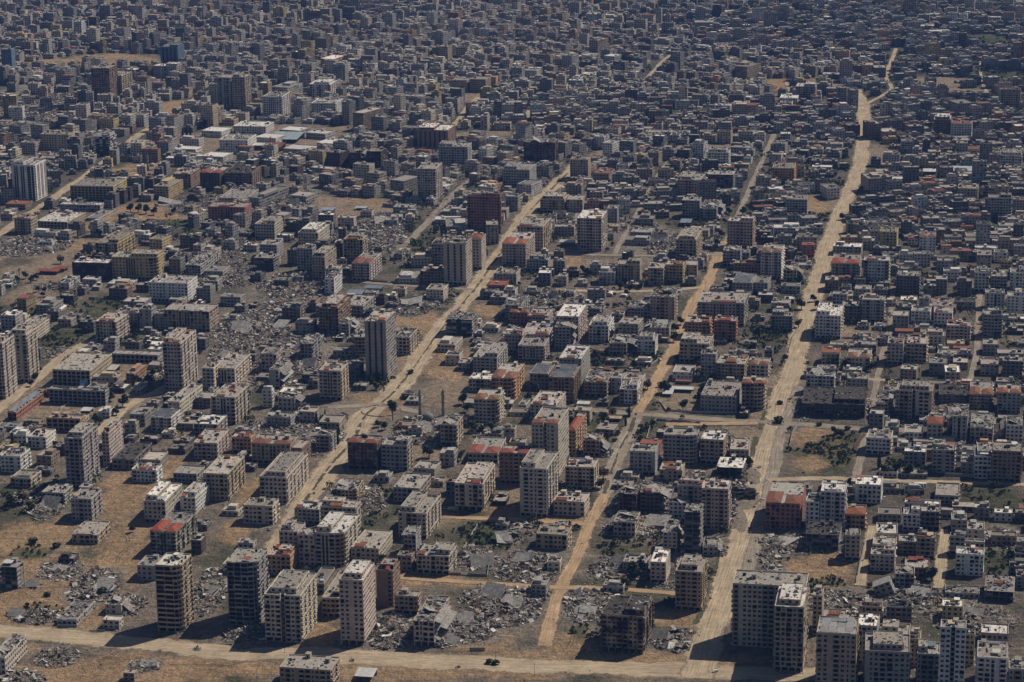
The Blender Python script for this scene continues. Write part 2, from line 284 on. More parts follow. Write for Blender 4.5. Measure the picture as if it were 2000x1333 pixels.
PALE, SAND, GREY = (.37, .295, .205), (.37, .26, .16), (.26, .22, .175)
ROADS = [  # name, label, width m, colour, photo points, median?
 ('dirt_road', 'broad dusty road crossing the bottom of the view', 22, PALE, [(-60, 1228), (100, 1240), (250, 1253), (430, 1272), (700, 1284), (1000, 1299), (1400, 1311), (1640, 1322)], 0),
 ('main_street', 'dusty main street climbing past the roundabout with a weedy median', 20, PALE, [(520, 1100), (548, 1062), (600, 975), (650, 905), (690, 860), (712, 815), (762, 773), (790, 742), (812, 712), (832, 684), (860, 646), (900, 598), (937, 552), (962, 516), (980, 490), (1002, 456), (1026, 424), (1050, 396), (1080, 367), (1110, 339), (1140, 314)], 1),
 ('sand_track', 'sandy track between rubble plots', 9, SAND, [(1062, 1262), (1085, 1180), (1100, 1140), (1130, 1080), (1150, 1030), (1180, 965)], 0),
 ('side_street', 'grey street with a weedy median ending at the crossroads', 13, GREY, [(1180, 965), (1200, 905), (1225, 850), (1243, 808)], 1),
 ('sand_street', 'winding sandy street behind the crossroads', 11, SAND, [(1243, 808), (1270, 765), (1292, 725), (1312, 690), (1330, 645), (1350, 600), (1378, 560), (1395, 520), (1405, 495), (1420, 472)], 0),
 ('side_lane', 'pale lane climbing from the winding street toward the far quarter', 6.5, GREY, [(1420, 472), (1447, 410), (1475, 345), (1512, 262)], 0),
 ('avenue', 'wide sandy avenue running to the far suburbs', 19, PALE, [(1360, 1325), (1385, 1240), (1412, 1160), (1435, 1090), (1462, 1010), (1485, 930), (1500, 870), (1516, 820), (1527, 768), (1548, 728), (1562, 670), (1575, 622), (1598, 548), (1610, 500), (1622, 470), (1636, 430), (1652, 390), (1678, 330), (1688, 250), (1684, 205), (1666, 175)], 0),
 ('avenue_lane', 'second lane of the wide avenue beside a weedy strip', 9, GREY, [(1462, 1125), (1478, 1040), (1500, 970), (1520, 880), (1530, 835), (1560, 755)], 0),
 ('cross_street', 'grey cross street from the crossroads to the small roundabout', 11, GREY, [(1110, 800), (1180, 803), (1243, 808), (1340, 815), (1440, 822), (1515, 826), (1600, 832), (1700, 838), (1780, 842)], 0),
 ('side_lane', 'lane running to the main roundabout', 9, GREY, [(640, 795), (700, 793), (745, 790), (820, 806)], 0),
 ('side_lane', 'lane passing below the plot with the brown wall', 8, PALE, [(1500, 938), (1600, 935), (1690, 937), (1800, 941), (2040, 948)], 0),
 ('side_lane', 'sandy lane beside the overgrown plots', 8, SAND, [(865, 1010), (960, 1013), (1040, 1017), (1110, 1022), (1150, 1025)], 0),
 ('side_lane', 'sandy lane crossing the rubble fields', 7, SAND, [(780, 1128), (900, 1137), (1000, 1143), (1100, 1148), (1220, 1152), (1330, 1160)], 0),
 ('sand_road', 'long sandy road past the schools', 12, PALE, [(-20, 470), (40, 430), (90, 398), (140, 362), (200, 320), (260, 272), (320, 232), (388, 190)], 0),
 ('sand_road', 'dusty street between the schools and the left towers', 11, PALE, [(-20, 815), (30, 775), (70, 742), (105, 710), (150, 680), (200, 660)], 0),
 ('sand_road', 'dusty street behind the red rim tower', 10, PALE, [(190, 850), (225, 815), (262, 785), (310, 765), (345, 745)], 0),
 ('dirt_lane', 'pale dirt lane running up from the ruined plots', 9, GREY, [(770, 500), (800, 470), (830, 440), (860, 408), (885, 380), (930, 345)], 0),
 ('dirt_lane', 'lane below the white finned tower', 7, GREY, [(690, 550), (760, 556), (850, 562), (925, 566)], 0),
 ('dirt_lane', 'straight cross street by the pale red-rim tower', 9, GREY, [(1040, 494), (1120, 497), (1200, 499), (1310, 500), (1410, 497)], 0),
 ('dirt_lane', 'dirt lane behind the small villas', 8, PALE, [(1085, 566), (1180, 570), (1290, 568), (1370, 562)], 0),
 ('dirt_lane', 'sandy lane climbing beside the pale red-rim tower', 5.5, GREY, [(1200, 497), (1225, 450), (1245, 415), (1270, 370), (1290, 335), (1325, 290), (1352, 245), (1368, 212)], 0),
 ('dirt_lane', 'pale lane in the old quarter with gravel edges', 8, PALE, [(875, 258), (900, 228), (918, 206), (935, 190)], 0),
 ('dirt_lane', 'pale lane crossing behind the white-brimmed tower', 8, PALE, [(890, 265), (940, 270), (1010, 275)], 0),
 ('dirt_lane', 'street curving up to the far blocks', 8, PALE, [(1005, 270), (1020, 245), (1036, 215)], 0),
 ('dirt_lane', 'narrow lane in the dense quarter beside walled plots', 5.5, GREY, [(1702, 800), (1722, 700), (1738, 640), (1745, 560)], 0),
 ('dirt_lane', 'short lane joining the narrow lane', 7, PALE, [(1695, 742), (1760, 744)], 0),
 ('dirt_lane', 'lane between grey blocks of the dense quarter', 5.5, GREY, [(1895, 745), (1908, 680), (1912, 585), (1915, 545)], 0),
 ('dirt_lane', 'lane beside the plot with the brown wall', 7, GREY, [(1672, 935), (1685, 880), (1692, 838)], 0),
 ('dirt_lane', 'shaded lane between small houses', 7, PALE, [(1680, 1145), (1692, 1085), (1704, 1028)], 0),
 ('dirt_lane', 'shaded lane beside the bright white block', 7, PALE, [(1832, 1150), (1840, 1080), (1845, 1035)], 0),
 ('far_road', 'sandy road curving through the far suburbs', 6, PALE, [(1690, 205), (1740, 175), (1730, 150), (1742, 118), (1750, 95)], 0),
 ('far_road', 'bright track on the far outskirts', 5, PALE, [(1935, 195), (1915, 150), (1918, 110)], 0),
 ('far_road', 'pale track by the blue-striped hall', 5, PALE, [(1535, 160), (1545, 190), (1558, 235), (1560, 330)], 0),
 ('far_road', 'thin pale lane among far houses', 5, PALE, [(1468, 150), (1466, 205)], 0),
 ('far_road', 'pale lane slanting through the far quarter', 6, PALE, [(1255, 162), (1290, 125), (1310, 108)], 0),
 ('far_road', 'track from the avenue to the east', 5, PALE, [(1730, 150), (1810, 170), (1870, 185)], 0),
 ('dirt_lane', 'short lane beside the sandy plot', 8, SAND, [(1300, 830), (1480, 828)], 0),
]
LANES = []
road_pts = []                                  # for keeping buildings and rubble off the roads
for (nm, lab, wid, rc, pts, med) in ROADS:
    P = [at(*p) for p in pts]; P2 = []
    for k in range(len(P)-1):
        L = math.dist(P[k], P[k+1]); n = max(1, int(L/4))
        # smooth through the points
        p0 = P[max(k-1, 0)]; p1 = P[k]; p2 = P[k+1]; p3 = P[min(k+2, len(P)-1)]
        for j in range(n):
            t = j/n
            P2.append(tuple(.5*((2*p1[q])+(-p0[q]+p2[q])*t+(2*p0[q]-5*p1[q]+4*p2[q]-p3[q])*t*t+(-p0[q]+3*p1[q]-3*p2[q]+p3[q])*t**3) for q in (0, 1)))
    P2.append(P[-1]); P2 = np.array(P2); T = np.gradient(P2, axis=0); T /= np.linalg.norm(T, axis=1)[:, None]; N = np.stack([-T[:, 1], T[:, 0]], 1)
    zr = .05+.012*len(LANES)
    def ribbon(half, z, c, name, jit, off=0, keep=None):
        n = len(P2); K = 9; ofs = np.linspace(-1, 1, K)
        sm = lambda: np.convolve(rs.rand(n+8)-.5, np.ones(9)/9, 'valid')*3.2
        j1 = 1+(rs.rand(n)-.5)*jit*.8+sm()*jit; j2 = 1+(rs.rand(n)-.5)*jit*.8+sm()*jit
        V = []; A = []; dist = np.cumsum(np.concatenate([[0], np.linalg.norm(np.diff(P2, axis=0), axis=1)]))
        for k in range(n):
            for o in ofs:
                hw = half*(j1[k] if o < 0 else j2[k])
                V.append((P2[k][0]+N[k][0]*(off+o*hw), P2[k][1]+N[k][1]*(off+o*hw), z)); A.append((off+o*hw, dist[k]*.03, abs(o)))
        fc = []; cc = []
        for k in range(n-1):
            if keep is not None and not keep(dist[k]): continue
            for o in range(K-1):
                a = k*K+o; fc.append((a+1, a, a+K, a+K+1)); e = .85 if o in (0, K-2) else 1.0
                cc.append((c[0]*e, c[1]*e, c[2]*e, 0))
        me = mesh_from(name, V, np.array(fc).ravel(), np.arange(len(fc))*4, np.full(len(fc), 4), np.zeros(len(fc), int), np.repeat(np.array(cc), 4, axis=0), ['road'])
        at_ = me.attributes.new('across', 'FLOAT_VECTOR', 'POINT'); at_.data.foreach_set('vector', np.array(A, dtype=np.float32).ravel())
        return link(name, me)
    tag(ribbon(wid/2*1.25, zr, rc, nm, .35), lab, kind='structure')
    if med: tag(ribbon(1.3, zr+.06, (.085, .075, .05), 'median_strip', 1.3, 0, lambda d: math.sin(d*.11)+math.sin(d*.27+1) > -.9), 'weedy median strip of the '+('main street' if nm == 'main_street' else 'side street'), kind='structure')
    if nm == 'avenue': tag(ribbon(2.0, zr+.03, (.075, .075, .04), 'median_strip', 1.2, 10.5, lambda d: 60 < d < 640 and math.sin(d*.07)+math.sin(d*.19+2) > -.5), 'weedy strip along the wide avenue', kind='structure')
    LANES.append((P2, wid)); road_pts.append(np.concatenate([P2, np.full((len(P2), 1), wid/2)], 1))
# tyre and bulldozer tracks over the open dirt
tr_rng = random.Random(77)
for k, (px, py) in enumerate([(230, 1100), (250, 1060), (150, 1130), (60, 1215), (200, 1290), (330, 1300), (420, 1300), (120, 1280), (620, 1240), (930, 1255), (1110, 1265), (1330, 1215), (1050, 1310), (1380, 1300), (1250, 1300), (240, 980), (230, 955), (420, 950), (330, 915), (1600, 895), (1590, 900), (850, 700), (870, 640), (1110, 515), (1600, 1110), (730, 795), (760, 790), (800, 1135), (940, 1143)]):
    x, y = at(px, py); a = tr_rng.uniform(-.6, .6)+(1.4 if tr_rng.random() < .5 else 0); P = []; cv = tr_rng.uniform(-.05, .05)
    for q in range(26): P.append((x, y)); x += 1.8*math.cos(a); y += 1.8*math.sin(a); a += cv+tr_rng.gauss(0, .03)
    V = []; Fc = []
    for off in (-1.1, 1.1):
        for q in range(25):
            (xa, ya), (xb, yb_) = P[q], P[q+1]; L = math.dist(P[q], P[q+1]); nx0, ny0 = -(yb_-ya)/L, (xb-xa)/L; b = len(V)
            for (xx, yy, o) in ((xa, ya, off-.35), (xb, yb_, off-.35), (xb, yb_, off+.35), (xa, ya, off+.35)): V.append((xx+nx0*o, yy+ny0*o, .72+.0*off))
            Fc.append((b, b+1, b+2, b+3))
    V = [(a_, b_, .03) for a_, b_, _ in V]; nF = len(Fc)
    me = mesh_from('wheel_track', V, np.array(Fc).ravel(), np.arange(nF)*4, np.full(nF, 4), np.zeros(nF, int), np.tile([[.125, .095, .065, 0]], (nF*4, 1)), ['ground'])
    tag(link('wheel_track', me), 'curving wheel track pressed into the dirt', kind='structure')
RP = np.concatenate(road_pts)
# coarse grid of road cells for fast tests
CELL = 4.0
roadset = set()
for x, y, h in RP:
    r = int((h+2)//CELL)+1
    for i_ in range(-r, r+1):
        for j_ in range(-r, r+1):
            if math.hypot(i_, j_)*CELL <= h+1.0: roadset.add((int(x//CELL)+i_, int(y//CELL)+j_))
def on_road(x, y): return (int(x//CELL), int(y//CELL)) in roadset
def zone_at(x, y):
    z = None
    for (cx, cy, a, b, sc, k) in zl:
        if ((x-cx)/a)**2+((y-cy)/b)**2 < 1: z = k
    return z
CAT = """
302 352 1083 1107 1235 tW-bca|apartment_tower|tan tower with wrap-around dark balconies and a rounded corner by the dirt road|wrap-balcony tower
441 500 1072 1100 1222 gG-bcxa|apartment_tower|grey tower with a shattered dark balcony front above a heap of boulders|sooty grey tower
294 346 1000 1040 1085 cR-bsm|apartment_building|cream block with broken red tile roof above a sandy bulldozed lot|broken red-roof block
267 305 1088 1107 1134 gG-w
139 190 1019 1045 1062 tG-bx|apartment_building|low two-storey house with sagging roof alone in a sandy lot|sandy-lot house
-5 33 1095 1107 1150 gG-f
204 257 1168 1182 1201 cX-w|roofless_house|roofless low shell of a house with light walls beside the dirt road|roofless shell
200 233 1204 1213 1229 cW-w|small_house|small house with white sheeted roof in front of a roofless shell|white-sheet house
110 150 1175 1212 1222 gX-w
-30 8 1240 1287 1318 cX-w|school_building|cream walled hall with collapsed roof and debris at the frame edge|collapsed-roof hall
240 262 1308 1316 1331 tG-w
661 708 1100 1135 1260 pW-qwp|apartment_tower|tall pinkish tower with white roof and a dense grid of small side windows|small-window tower
514 586 1119 1164 1254 cG-bn|apartment_building|broad cream block with a deep vertical slot down its front|slotted cream block
520 567 1070 1087 1121 oP-w|apartment_building|salmon orange block with red scraps on its roof|salmon block
545 582 1022 1040 1100 pG-w
582 614 1034 1046 1106 pX-w
615 672 1005 1044 1108 cW-bsc|apartment_building|long cream block with bright dusty roof and tall dark stair windows|bright-roof block
686 741 1036 1072 1098 cP-w|apartment_building|wide low cream building with big recessed front panel|recessed-panel building
735 768 1098 1117 1184 nP-w|apartment_building|brown block with yellow rimmed roof tucked behind the small-window tower|yellow-rim block
779 811 1028 1046 1088 gX-x
775 804 1078 1087 1115 tX-x
814 878 1065 1087 1122 cP-bx|villa|cream four-storey villa with scattered red tile caps by a green plot|red-capped villa
770 816 1155 1166 1201 tG-b
808 864 1165 1215 1264 pX-qbx|apartment_building|pink cream block with smashed roof slabs beside a high rubble heap|smashed-roof block
627 662 1115 1170 1207 tG-b
605 632 1110 1142 1160 cG-w
545 647 1282 1308 1345 tG-b|apartment_building|building with high roof parapet and dark red side wall at the bottom edge|red-sided building
1176 1259 1167 1205 1275 tK-qbm|apartment_building|tan block with charred roof and pillared ground floor by the crossroads|charred-roof block
1320 1370 1090 1118 1193 tG-bp|apartment_building|narrow tan eight-storey block with stepped top beside the wide avenue|stepped narrow block
1270 1300 1074 1100 1140 cW-w
1179 1241 1000 1020 1048 cX-b
1047 1107 1028 1046 1073 tG-b
1217 1264 1084 1101 1122 gG-w
1295 1332 1024 1041 1078 cX-q
1337 1368 985 1000 1081 dX-fx|ruined_tower|gutted concrete tower with torn side and exposed floors|gutted torn tower
1371 1422 941 957 1035 pP-b|apartment_building|rosy block with red corner caps above a cascade of fallen slabs|rosy capped block
1372 1412 1052 1070 1086 gX-w
1432 1572 1118 1145 1265 cG-bh|apartment_tower|broad tan high-rise with flat roof and gridded windows beside the wide avenue|broad tan high-rise
1513 1569 1137 1187 1312 tW-bx|apartment_tower|tan high-rise with teal glass strip and cluttered white roof|teal-strip tower
1037 1066 1130 1145 1167 gX-f
1068 1093 1090 1100 1116 cX-w
1178 1218 1137 1147 1158 gX-w
1596 1672 1207 1240 1352 tS-bw|apartment_tower|tan high-rise with grey canopy roof and red strip at its parapet|grey-canopy tower
1675 1714 1201 1224 1300 gW-w
1689 1774 1240 1275 1352 gG-bp|apartment_building|wide grey brown block with raised penthouse rooms on its roof|penthouse block
1722 1776 1219 1241 1300 cG-w
1777 1797 1232 1250 1302 yG-w
1792 1834 1257 1280 1347 gG-b
1838 1886 1212 1229 1366 wG-n|apartment_tower|slim white tower with a recessed balcony column down its front|slim white tower
1886 1904 1232 1241 1300 tG-w
1910 1966 1255 1287 1352 wG-bs|apartment_building|block with white trimmed balconies and curved parapet near the corner|white-trim block
1971 2008 1290 1310 1350 gG-b
1841 1880 1172 1186 1214 yW-w|apartment_building|small yellow and dark red block with a bright roof amid rubble|yellow-red block
1681 1722 1178 1187 1215 tG-b
1732 1780 1175 1187 1216 dK-b
1701 1747 1074 1086 1116 cG-w
1705 1749 1050 1066 1090 cG-b
1711 1751 1024 1044 1072 cW-w
1756 1791 1047 1060 1082 gG-b
1792 1826 1039 1052 1093 tP-b
1764 1797 995 1007 1037 wW-w
1799 1834 990 1001 1037 dG-b
1715 1759 992 1006 1021 gG-b
1858 1887 1003 1017 1040 gG-w
1890 1922 1020 1036 1062 cG-w
1856 1884 1037 1050 1085 gG-b
1870 1922 1056 1067 1086 cG-w
1868 1921 1072 1085 1125 wW-w|apartment_building|bright white block with small dark windows beside overgrown plots|bright white block
1847 1912 1145 1160 1168 gX-w
1926 1980 1125 1155 1176 dX-f|ruined_building|dark concrete skeleton with open floors amid grey rubble|dark skeleton
1985 2010 1115 1128 1150 gG-w
1575 1638 1020 1044 1075 dK-f|ruined_building|dark open-framed building with a slatted broken roof grid|slatted-roof frame
1641 1679 1036 1047 1096 tX-w|apartment_building|tan six-storey block with ruined top beside sandy waste|ruined-top block
1651 1689 988 1007 1034 oR-b
1575 1603 965 982 1034 wG-w
1602 1652 945 962 1036 wW-b|apartment_building|white six-storey block with pale roof between red-roofed ruins|pale-roof block
1497 1563 942 985 1034 rR-wx|ruined_building|red-roofed building with shattered tiles facing the avenue|shattered-tile building
1588 1606 1132 1165 1240 tG-w
1767 1813 1092 1111 1128 nP-w
1749 1785 1106 1122 1146 gX-bx
1917 1969 1220 1240 1262 pW-w
1607 1651 1192 1205 1222 gP-x
12 51 640 655 747 cG-b|apartment_tower|cream tower with balconies all round beside a tree-lined dirt street|street-side cream tower
-25 4 655 672 780 cP-b|apartment_tower|cream tower with brown trim cut by the frame edge|frame-edge tower
101 176 690 725 754 tG-l|school_building|tan three-storey school with a pale vaulted hall roof over its yard|vaulted school
217 309 686 694 709 gG-l|school_building|long low grey school wing with open galleries behind the vaulted school|gallery wing
180 228 730 738 753 tG-l
246 263 712 731 750 oG-l
93 207 758 764 790 gG-l|school_building|long narrow three-storey school with open galleries along its front|long school
15 33 767 807 822 rS-l|workshop|low dark red shed with a long grey metal roof|long grey shed
89 157 811 819 843 oG-l|school_building|orange school with banded galleries facing a walled yard|orange school
45 77 818 824 832 yG-w
190 213 797 806 818 wW-w
316 352 645 672 763 pP-b|apartment_tower|tall pinkish tower with dark red roof rim above a school|red-rim tower
394 417 704 721 763 cP-b
416 458 691 721 755 cG-bs
330 354 751 787 817 cG-w
412 460 752 777 829 cP-bs|apartment_building|cream block with stepped bright roof beside the rubble plain|stepped cream block
381 412 767 779 797 gG-w
253 283 795 811 833 gX-w
294 335 801 817 843 wS-b
345 377 820 829 841 tG-w
378 425 811 830 853 gW-b
242 265 823 829 854 cG-b
124 160 830 857 955 gP-bpx|apartment_tower|tall grey and tan tower with red roof strips and torn black balconies|torn-balcony tower
197 211 822 847 911 pP-w|apartment_building|long cream slab block with red capped edge behind the torn-balcony tower|red-capped slab block
217 262 865 899 917 dK-b|apartment_building|low burnt building with a long charcoal roof|charcoal-roof building
275 312 883 900 917 cP-w
256 305 908 920 942 wP-b
53 90 839 855 876 wP-w
0 40 877 893 923 wG-b
71 102 880 892 912 tG-w
20 62 920 936 952 cG-b
80 125 948 964 985 gG-b
137 178 956 976 1018 gG-b|apartment_building|grey block with a white roof box next to a sandy field|roof-box block
279 322 945 981 1022 cW-w|apartment_building|dark-fronted block with a brilliant cream roof and grey funnel tank|funnel-tank block
352 383 947 974 1003 wP-w|apartment_building|house with a blank white side wall and brown roof sheets|blank white-wall house
338 385 911 927 943 gG-w
395 444 890 927 977 tP-b|apartment_building|solid tan eight-storey block with red roof patches over orange earth|solid tan block
376 422 840 867 897 pP-b|apartment_building|pink block with torn red canopies on its roof|torn-canopy block
452 490 848 857 887 oP-w
25 50 843 851 868 wG-w
712 754 608 628 742 gP-Sx|apartment_tower|slender striped grey tower with scorched patches beside the main street|striped scorched tower
622 665 709 726 782 cP-bs|apartment_building|cream block with twin dark strips and sloping side balconies|twin-strip block
511 531 759 763 796 wG-w
542 587 765 779 803 gX-w
584 615 797 806 826 cP-b
622 662 812 827 842 cP-x
599 647 840 852 880 gX-b
521 568 807 817 835 gG-w
678 736 852 867 917 nR-sm|apartment_building|soot-black block with a red tiled front roof at the street fork|soot-black block
744 795 857 872 919 gG-bw|apartment_building|pale grey block next to the soot-black block|pale fork block
846 891 812 831 871 cX-b|apartment_building|cream block with scorched roof beside the fallen dome|dome-side block
925 972 762 782 829 cR-bc|apartment_building|cream block with red tiled roof and curved balconies|curved red-tile block
960 1004 710 740 784 oR-bc|apartment_building|orange block with red tiled roof and sunlit balcony side|orange tiled block
916 958 730 742 765 cW-b
924 971 672 700 730 gG-b
869 897 686 696 713 cG-w
855 890 658 674 688 cG-w
912 970 855 887 905 cR-b
887 942 906 947 998 cP-bq|apartment_building|cream block with pink roof terraces and brown canopies|pink-terrace block
975 1037 853 887 946 nR-b|apartment_building|large brown block under broad red tile roofs beside the twin-capped tower|broad red-tile block
506 560 885 934 984 cG-bp|apartment_building|creamy block with stepped roofs curving along the main street|stepped street block
569 591 860 877 908 nPmx
490 568 851 869 907 tR-s|apartment_building|tan row under jagged red tiled roofs behind the stepped street block|jagged tile row
639 695 936 958 978 tX-b
729 760 922 932 943 gX-x
769 820 926 955 981 gG-b
809 850 902 917 930 cX-w
779 834 965 1004 1052 cG-b|apartment_building|cream block with large flat roof and regular side windows by the overgrown plots|flat-roof block
475 533 976 990 1024 cG-b
575 625 980 996 1024 gP-w
625 694 978 992 1040 cP-b
575 610 655 672 706 gX-bx
500 540 680 692 728 pX-x
525 555 703 725 762 gX-x
650 690 678 687 700 gX-f
690 712 645 660 700 tG-b
772 800 642 660 693 cX-b
1011 1062 660 677 707 pG-bs
1092 1136 675 702 762 gW-w|apartment_building|long pale block with brilliant white roof and plain gridded side|white-roof long block
1072 1120 707 739 788 nS-bs|apartment_building|brown block covered with tilted solar panels|solar-panel block
1035 1071 712 732 761 gS-w
1140 1184 721 748 776 tX-b
1210 1244 745 762 790 wG-b
1217 1254 730 742 765 cG-w
1193 1215 728 740 768 gG-w
1037 1088 765 792 825 cP-w|apartment_building|low block with bright pink-rimmed roof behind the twin-capped tower|pink-rim block
1039 1091 797 830 932 cG-nH|apartment_tower|tall cream tower with two small red tiled caps on its front|twin-capped tower
1110 1125 807 842 892 oR-b|apartment_building|salmon block with long red tiled roof beside the twin-capped tower|salmon tiled block
1122 1152 795 803 825 cG-w
1139 1186 848 862 892 tX-b
1165 1200 827 840 851 pP-w
1016 1069 883 917 1010 cG-bB|apartment_tower|cream tower with bright blue vertical stripes on its sunlit corner|blue-striped tower
1104 1160 897 914 958 cP-b|apartment_building|cream five-storey block beside the blue-striped tower|cream five-storey block
1082 1142 963 981 1008 cP-w
1230 1279 868 884 929 gG-w|apartment_building|plain grey block with five even window columns at the street corner|even-window block
1250 1287 858 872 890 rR-x
1296 1360 838 852 910 gG-bc|apartment_building|grey block with twin stacks of rounded balconies|rounded-balcony block
1369 1414 845 861 908 tW-b|apartment_building|tan block with a shallow white gable trim|gable-trim block
1424 1460 857 880 904 cP-w
1401 1450 894 913 935 dW-fm|burnt_building|black burnt-out block under a bright white roof slab|black burnt block
1288 1332 905 920 942 tP-w
1191 1244 947 965 1004 nX-bm
1249 1305 945 963 1002 nX-bs
1306 1355 966 982 1020 wX-w
1322 1369 940 956 1020 pP-b
1449 1492 737 750 802 tR-bc|apartment_building|rounded corner block with a red tiled roof at the avenue|rounded corner block
1370 1438 745 775 805 gG-w|apartment_building|wide grey walled building with cluttered roof behind street trees|wide grey building
1314 1352 714 728 745 wP-w
1328 1385 655 673 709 tG-b
1369 1398 685 693 740 gG-w
1401 1455 695 712 745 tP-b
1461 1500 700 714 736 cR-b
1245 1279 655 667 694 wG-w
1190 1238 655 672 694 tX-b
1605 1639 680 692 713 cR-w
1655 1699 683 700 722 cR-b
1734 1764 660 672 713 pG-w
1772 1810 655 673 709 tP-b
1575 1629 727 735 770 wX-b|ruined_building|white gashed building with its corner sheared off above the burnt hall|gashed white building
1566 1686 758 790 815 kK-x|burnt_hall|large burnt hall with dark rust roof beside the small roundabout|burnt hall
1655 1695 731 742 762 gG-w
1760 1791 714 723 748 tW-w
1752 1821 749 765 818 pG-bn|apartment_building|rosy grey block split by one dark vertical slot|split rosy block
1711 1745 767 790 817 gX-b
1815 1849 700 711 733 gG-b
1845 1874 714 728 749 cW-w
1862 1890 700 709 722 cP-w
1895 1938 746 772 797 cR-b
1950 1993 752 769 808 gR-w
1916 1950 702 713 733 pP-b
1959 1998 697 707 740 dG-b
1920 1950 664 674 693 gG-w
1834 1888 751 772 790 dK-w
1849 1890 790 814 866 gX-sx|apartment_building|greenish glass fronted block with a crumbling roof|greenish glass block
1897 1940 808 837 868 gX-x
1950 1997 814 832 863 wX-w
1812 1840 811 830 862 pR-w|apartment_building|narrow tower house with a small red tiled front roof|tiled tower house
1767 1801 832 846 862 wG-w
1694 1740 842 858 888 wG-b|apartment_building|white block with a cypress at its foot beside the brown wall|cypress white block
1699 1725 801 810 841 gW-b
1729 1755 822 835 856 gG-w
1767 1808 867 884 908 gW-w
1822 1864 865 881 924 gG-b
1809 1823 868 880 900 nG-w
1877 1901 890 905 927 gX-x
1904 1935 872 893 935 wG-b
1940 1995 865 883 942 nG-b|apartment_building|wide brown block with sandy cream roof|wide brown block
1672 1721 932 949 983 wW-w|villa|modern white villa with stepped bright walls|modern white villa
1828 1872 945 970 986 gG-b
1768 1835 978 986 1000 gW-w
22 66 312 324 394 wG-Sca|glass_tower|white tower with black glass strips and a curved striped side|black-glass tower
135 222 349 365 394 yG-l|school_building|large yellow five-storey college with banded galleries|yellow college
27 61 421 428 457 tG-s
71 135 414 434 449 tW-l|school_building|tan school with long white roof and inner court|white-roof school
116 196 396 401 413 gW-w
170 195 410 428 432 gS-w
66 112 449 455 464 wG-w
301 332 350 365 389 yG-s
405 478 396 406 435 rP-s|institute_building|dark red institute with columned front facing a sports field|dark red institute
426 480 369 388 402 gG-w
187 232 456 476 506 yG-bx|university_building|tall sooty yellow university wing behind a curved block|sooty yellow wing
215 305 492 504 547 yG-sc|university_building|broad yellow university block with curved front and vertical fins|finned yellow block
139 215 506 515 547 kW-sm|university_building|soot-dark hall with a white and orange domed roof|domed dark hall
293 320 460 469 496 yG-w
252 297 454 459 474 wW-w
360 390 484 519 541 gX-bx|ruined_building|grey block with its roof caved into a saddle of rubble|caved-in block
397 435 519 531 541 gG-f
289 367 539 554 590 wG-w|apartment_building|wide white six-storey block beside the curved university|wide white block
209 255 546 556 562 wW-w
212 249 558 565 584 nG-w
239 283 581 591 604 gP-w
225 269 603 612 641 gG-w
271 297 598 606 645 gG-w
298 318 606 614 643 gX-w
319 410 594 608 647 tG-sx|apartment_building|wide tan block with a gutted black middle bay|gutted-bay block
186 228 612 629 667 pP-bx|apartment_building|pink grey block with red roof corners and shell holes|shell-holed block
33 52 575 586 610 yR-w
69 105 585 598 615 gG-w
8 45 618 660 683 cG-w|school_building|cream school with a long arcaded side wing|arcaded school
0 30 608 618 650 gW-w
382 410 556 565 592 gG-w
430 470 573 581 598 gG-b
337 372 328 341 367 nG-s
390 430 326 339 372 kR-s
436 490 324 339 370 nK-b
0 23 361 371 397 wR-w
10 50 393 401 410 tR-w
912 977 372 385 456 rG-bw|apartment_tower|broad brick-red high-rise with many small windows|brick-red high-rise
814 850 318 331 395 pG-b|apartment_tower|pinkish tower beside the rubble strewn lane|lane-side tower
866 910 464 476 557 pX-S|apartment_tower|tower with white vertical fins and a burnt crown|white-finned tower
915 940 458 468 527 cR-w
842 866 469 478 518 cG-b
862 903 426 444 458 gX-w
918 943 432 439 455 wP-w
946 969 432 440 477 cG-w
582 622 438 456 485 cW-w|apartment_building|cream hall with white roof and tall thin mast|masted cream hall
579 610 481 487 532 gG-s
609 635 484 503 547 tG-x
670 708 459 469 515 tP-bx|apartment_building|tan block topped by a yellow roof storey|yellow-topped block
687 722 494 516 549 pR-b|apartment_building|pink block with a red tiled roof frame|red-framed block
624 652 531 546 577 wX-w
507 541 469 479 507 gG-w
497 535 496 504 530 dG-fc
497 536 426 439 467 cG-w
569 604 375 384 396 gG-x
772 816 529 545 555 wX-w
832 866 556 567 588 cG-b
820 867 521 531 554 nP-x
800 837 497 505 522 cG-w
622 665 579 603 655 nP-bx
672 710 577 599 620 gG-b
656 692 620 634 658 gX-b
550 586 594 603 628 dG-b
601 617 579 594 610 nG-w
576 612 624 631 652 gG-f
870 922 610 624 657 gX-f
970 1018 577 597 626 gX-b
964 1008 525 536 557 cG-w
953 985 548 560 577 rR-x
769 800 343 354 380 gG-b
670 700 348 354 375 tG-w
768 805 399 406 421 gX-x
495 520 350 388 405 gG-l
530 560 414 421 432 gG-w
983 1035 320 333 375 gG-w
1127 1174 411 428 491 cW-b|apartment_tower|pale ten-storey tower with bright rimmed roof at the cross street|pale red-rim tower
1055 1102 380 391 416 tP-b
1106 1136 382 391 416 tG-b
1011 1061 425 444 490 tP-b
980 1026 454 478 522 pR-b|apartment_building|pink grey block with orange tile roofs on the main street bend|street-bend block
1321 1360 449 470 511 tG-b
1422 1471 426 434 486 tW-b|apartment_building|pale tan eight-storey block beside a tree-lined lane|pale lane block
1325 1368 339 353 390 tG-b
1382 1432 334 341 375 dG-f|ruined_building|dark unfinished concrete grid building with white roof edge|dark grid building
1332 1366 385 393 426 gG-w
1368 1412 391 409 430 gX-b
1272 1320 368 374 392 gG-b
1256 1292 393 399 417 gG-w
1104 1135 357 363 382 tG-w
1160 1190 335 341 357 pR-w
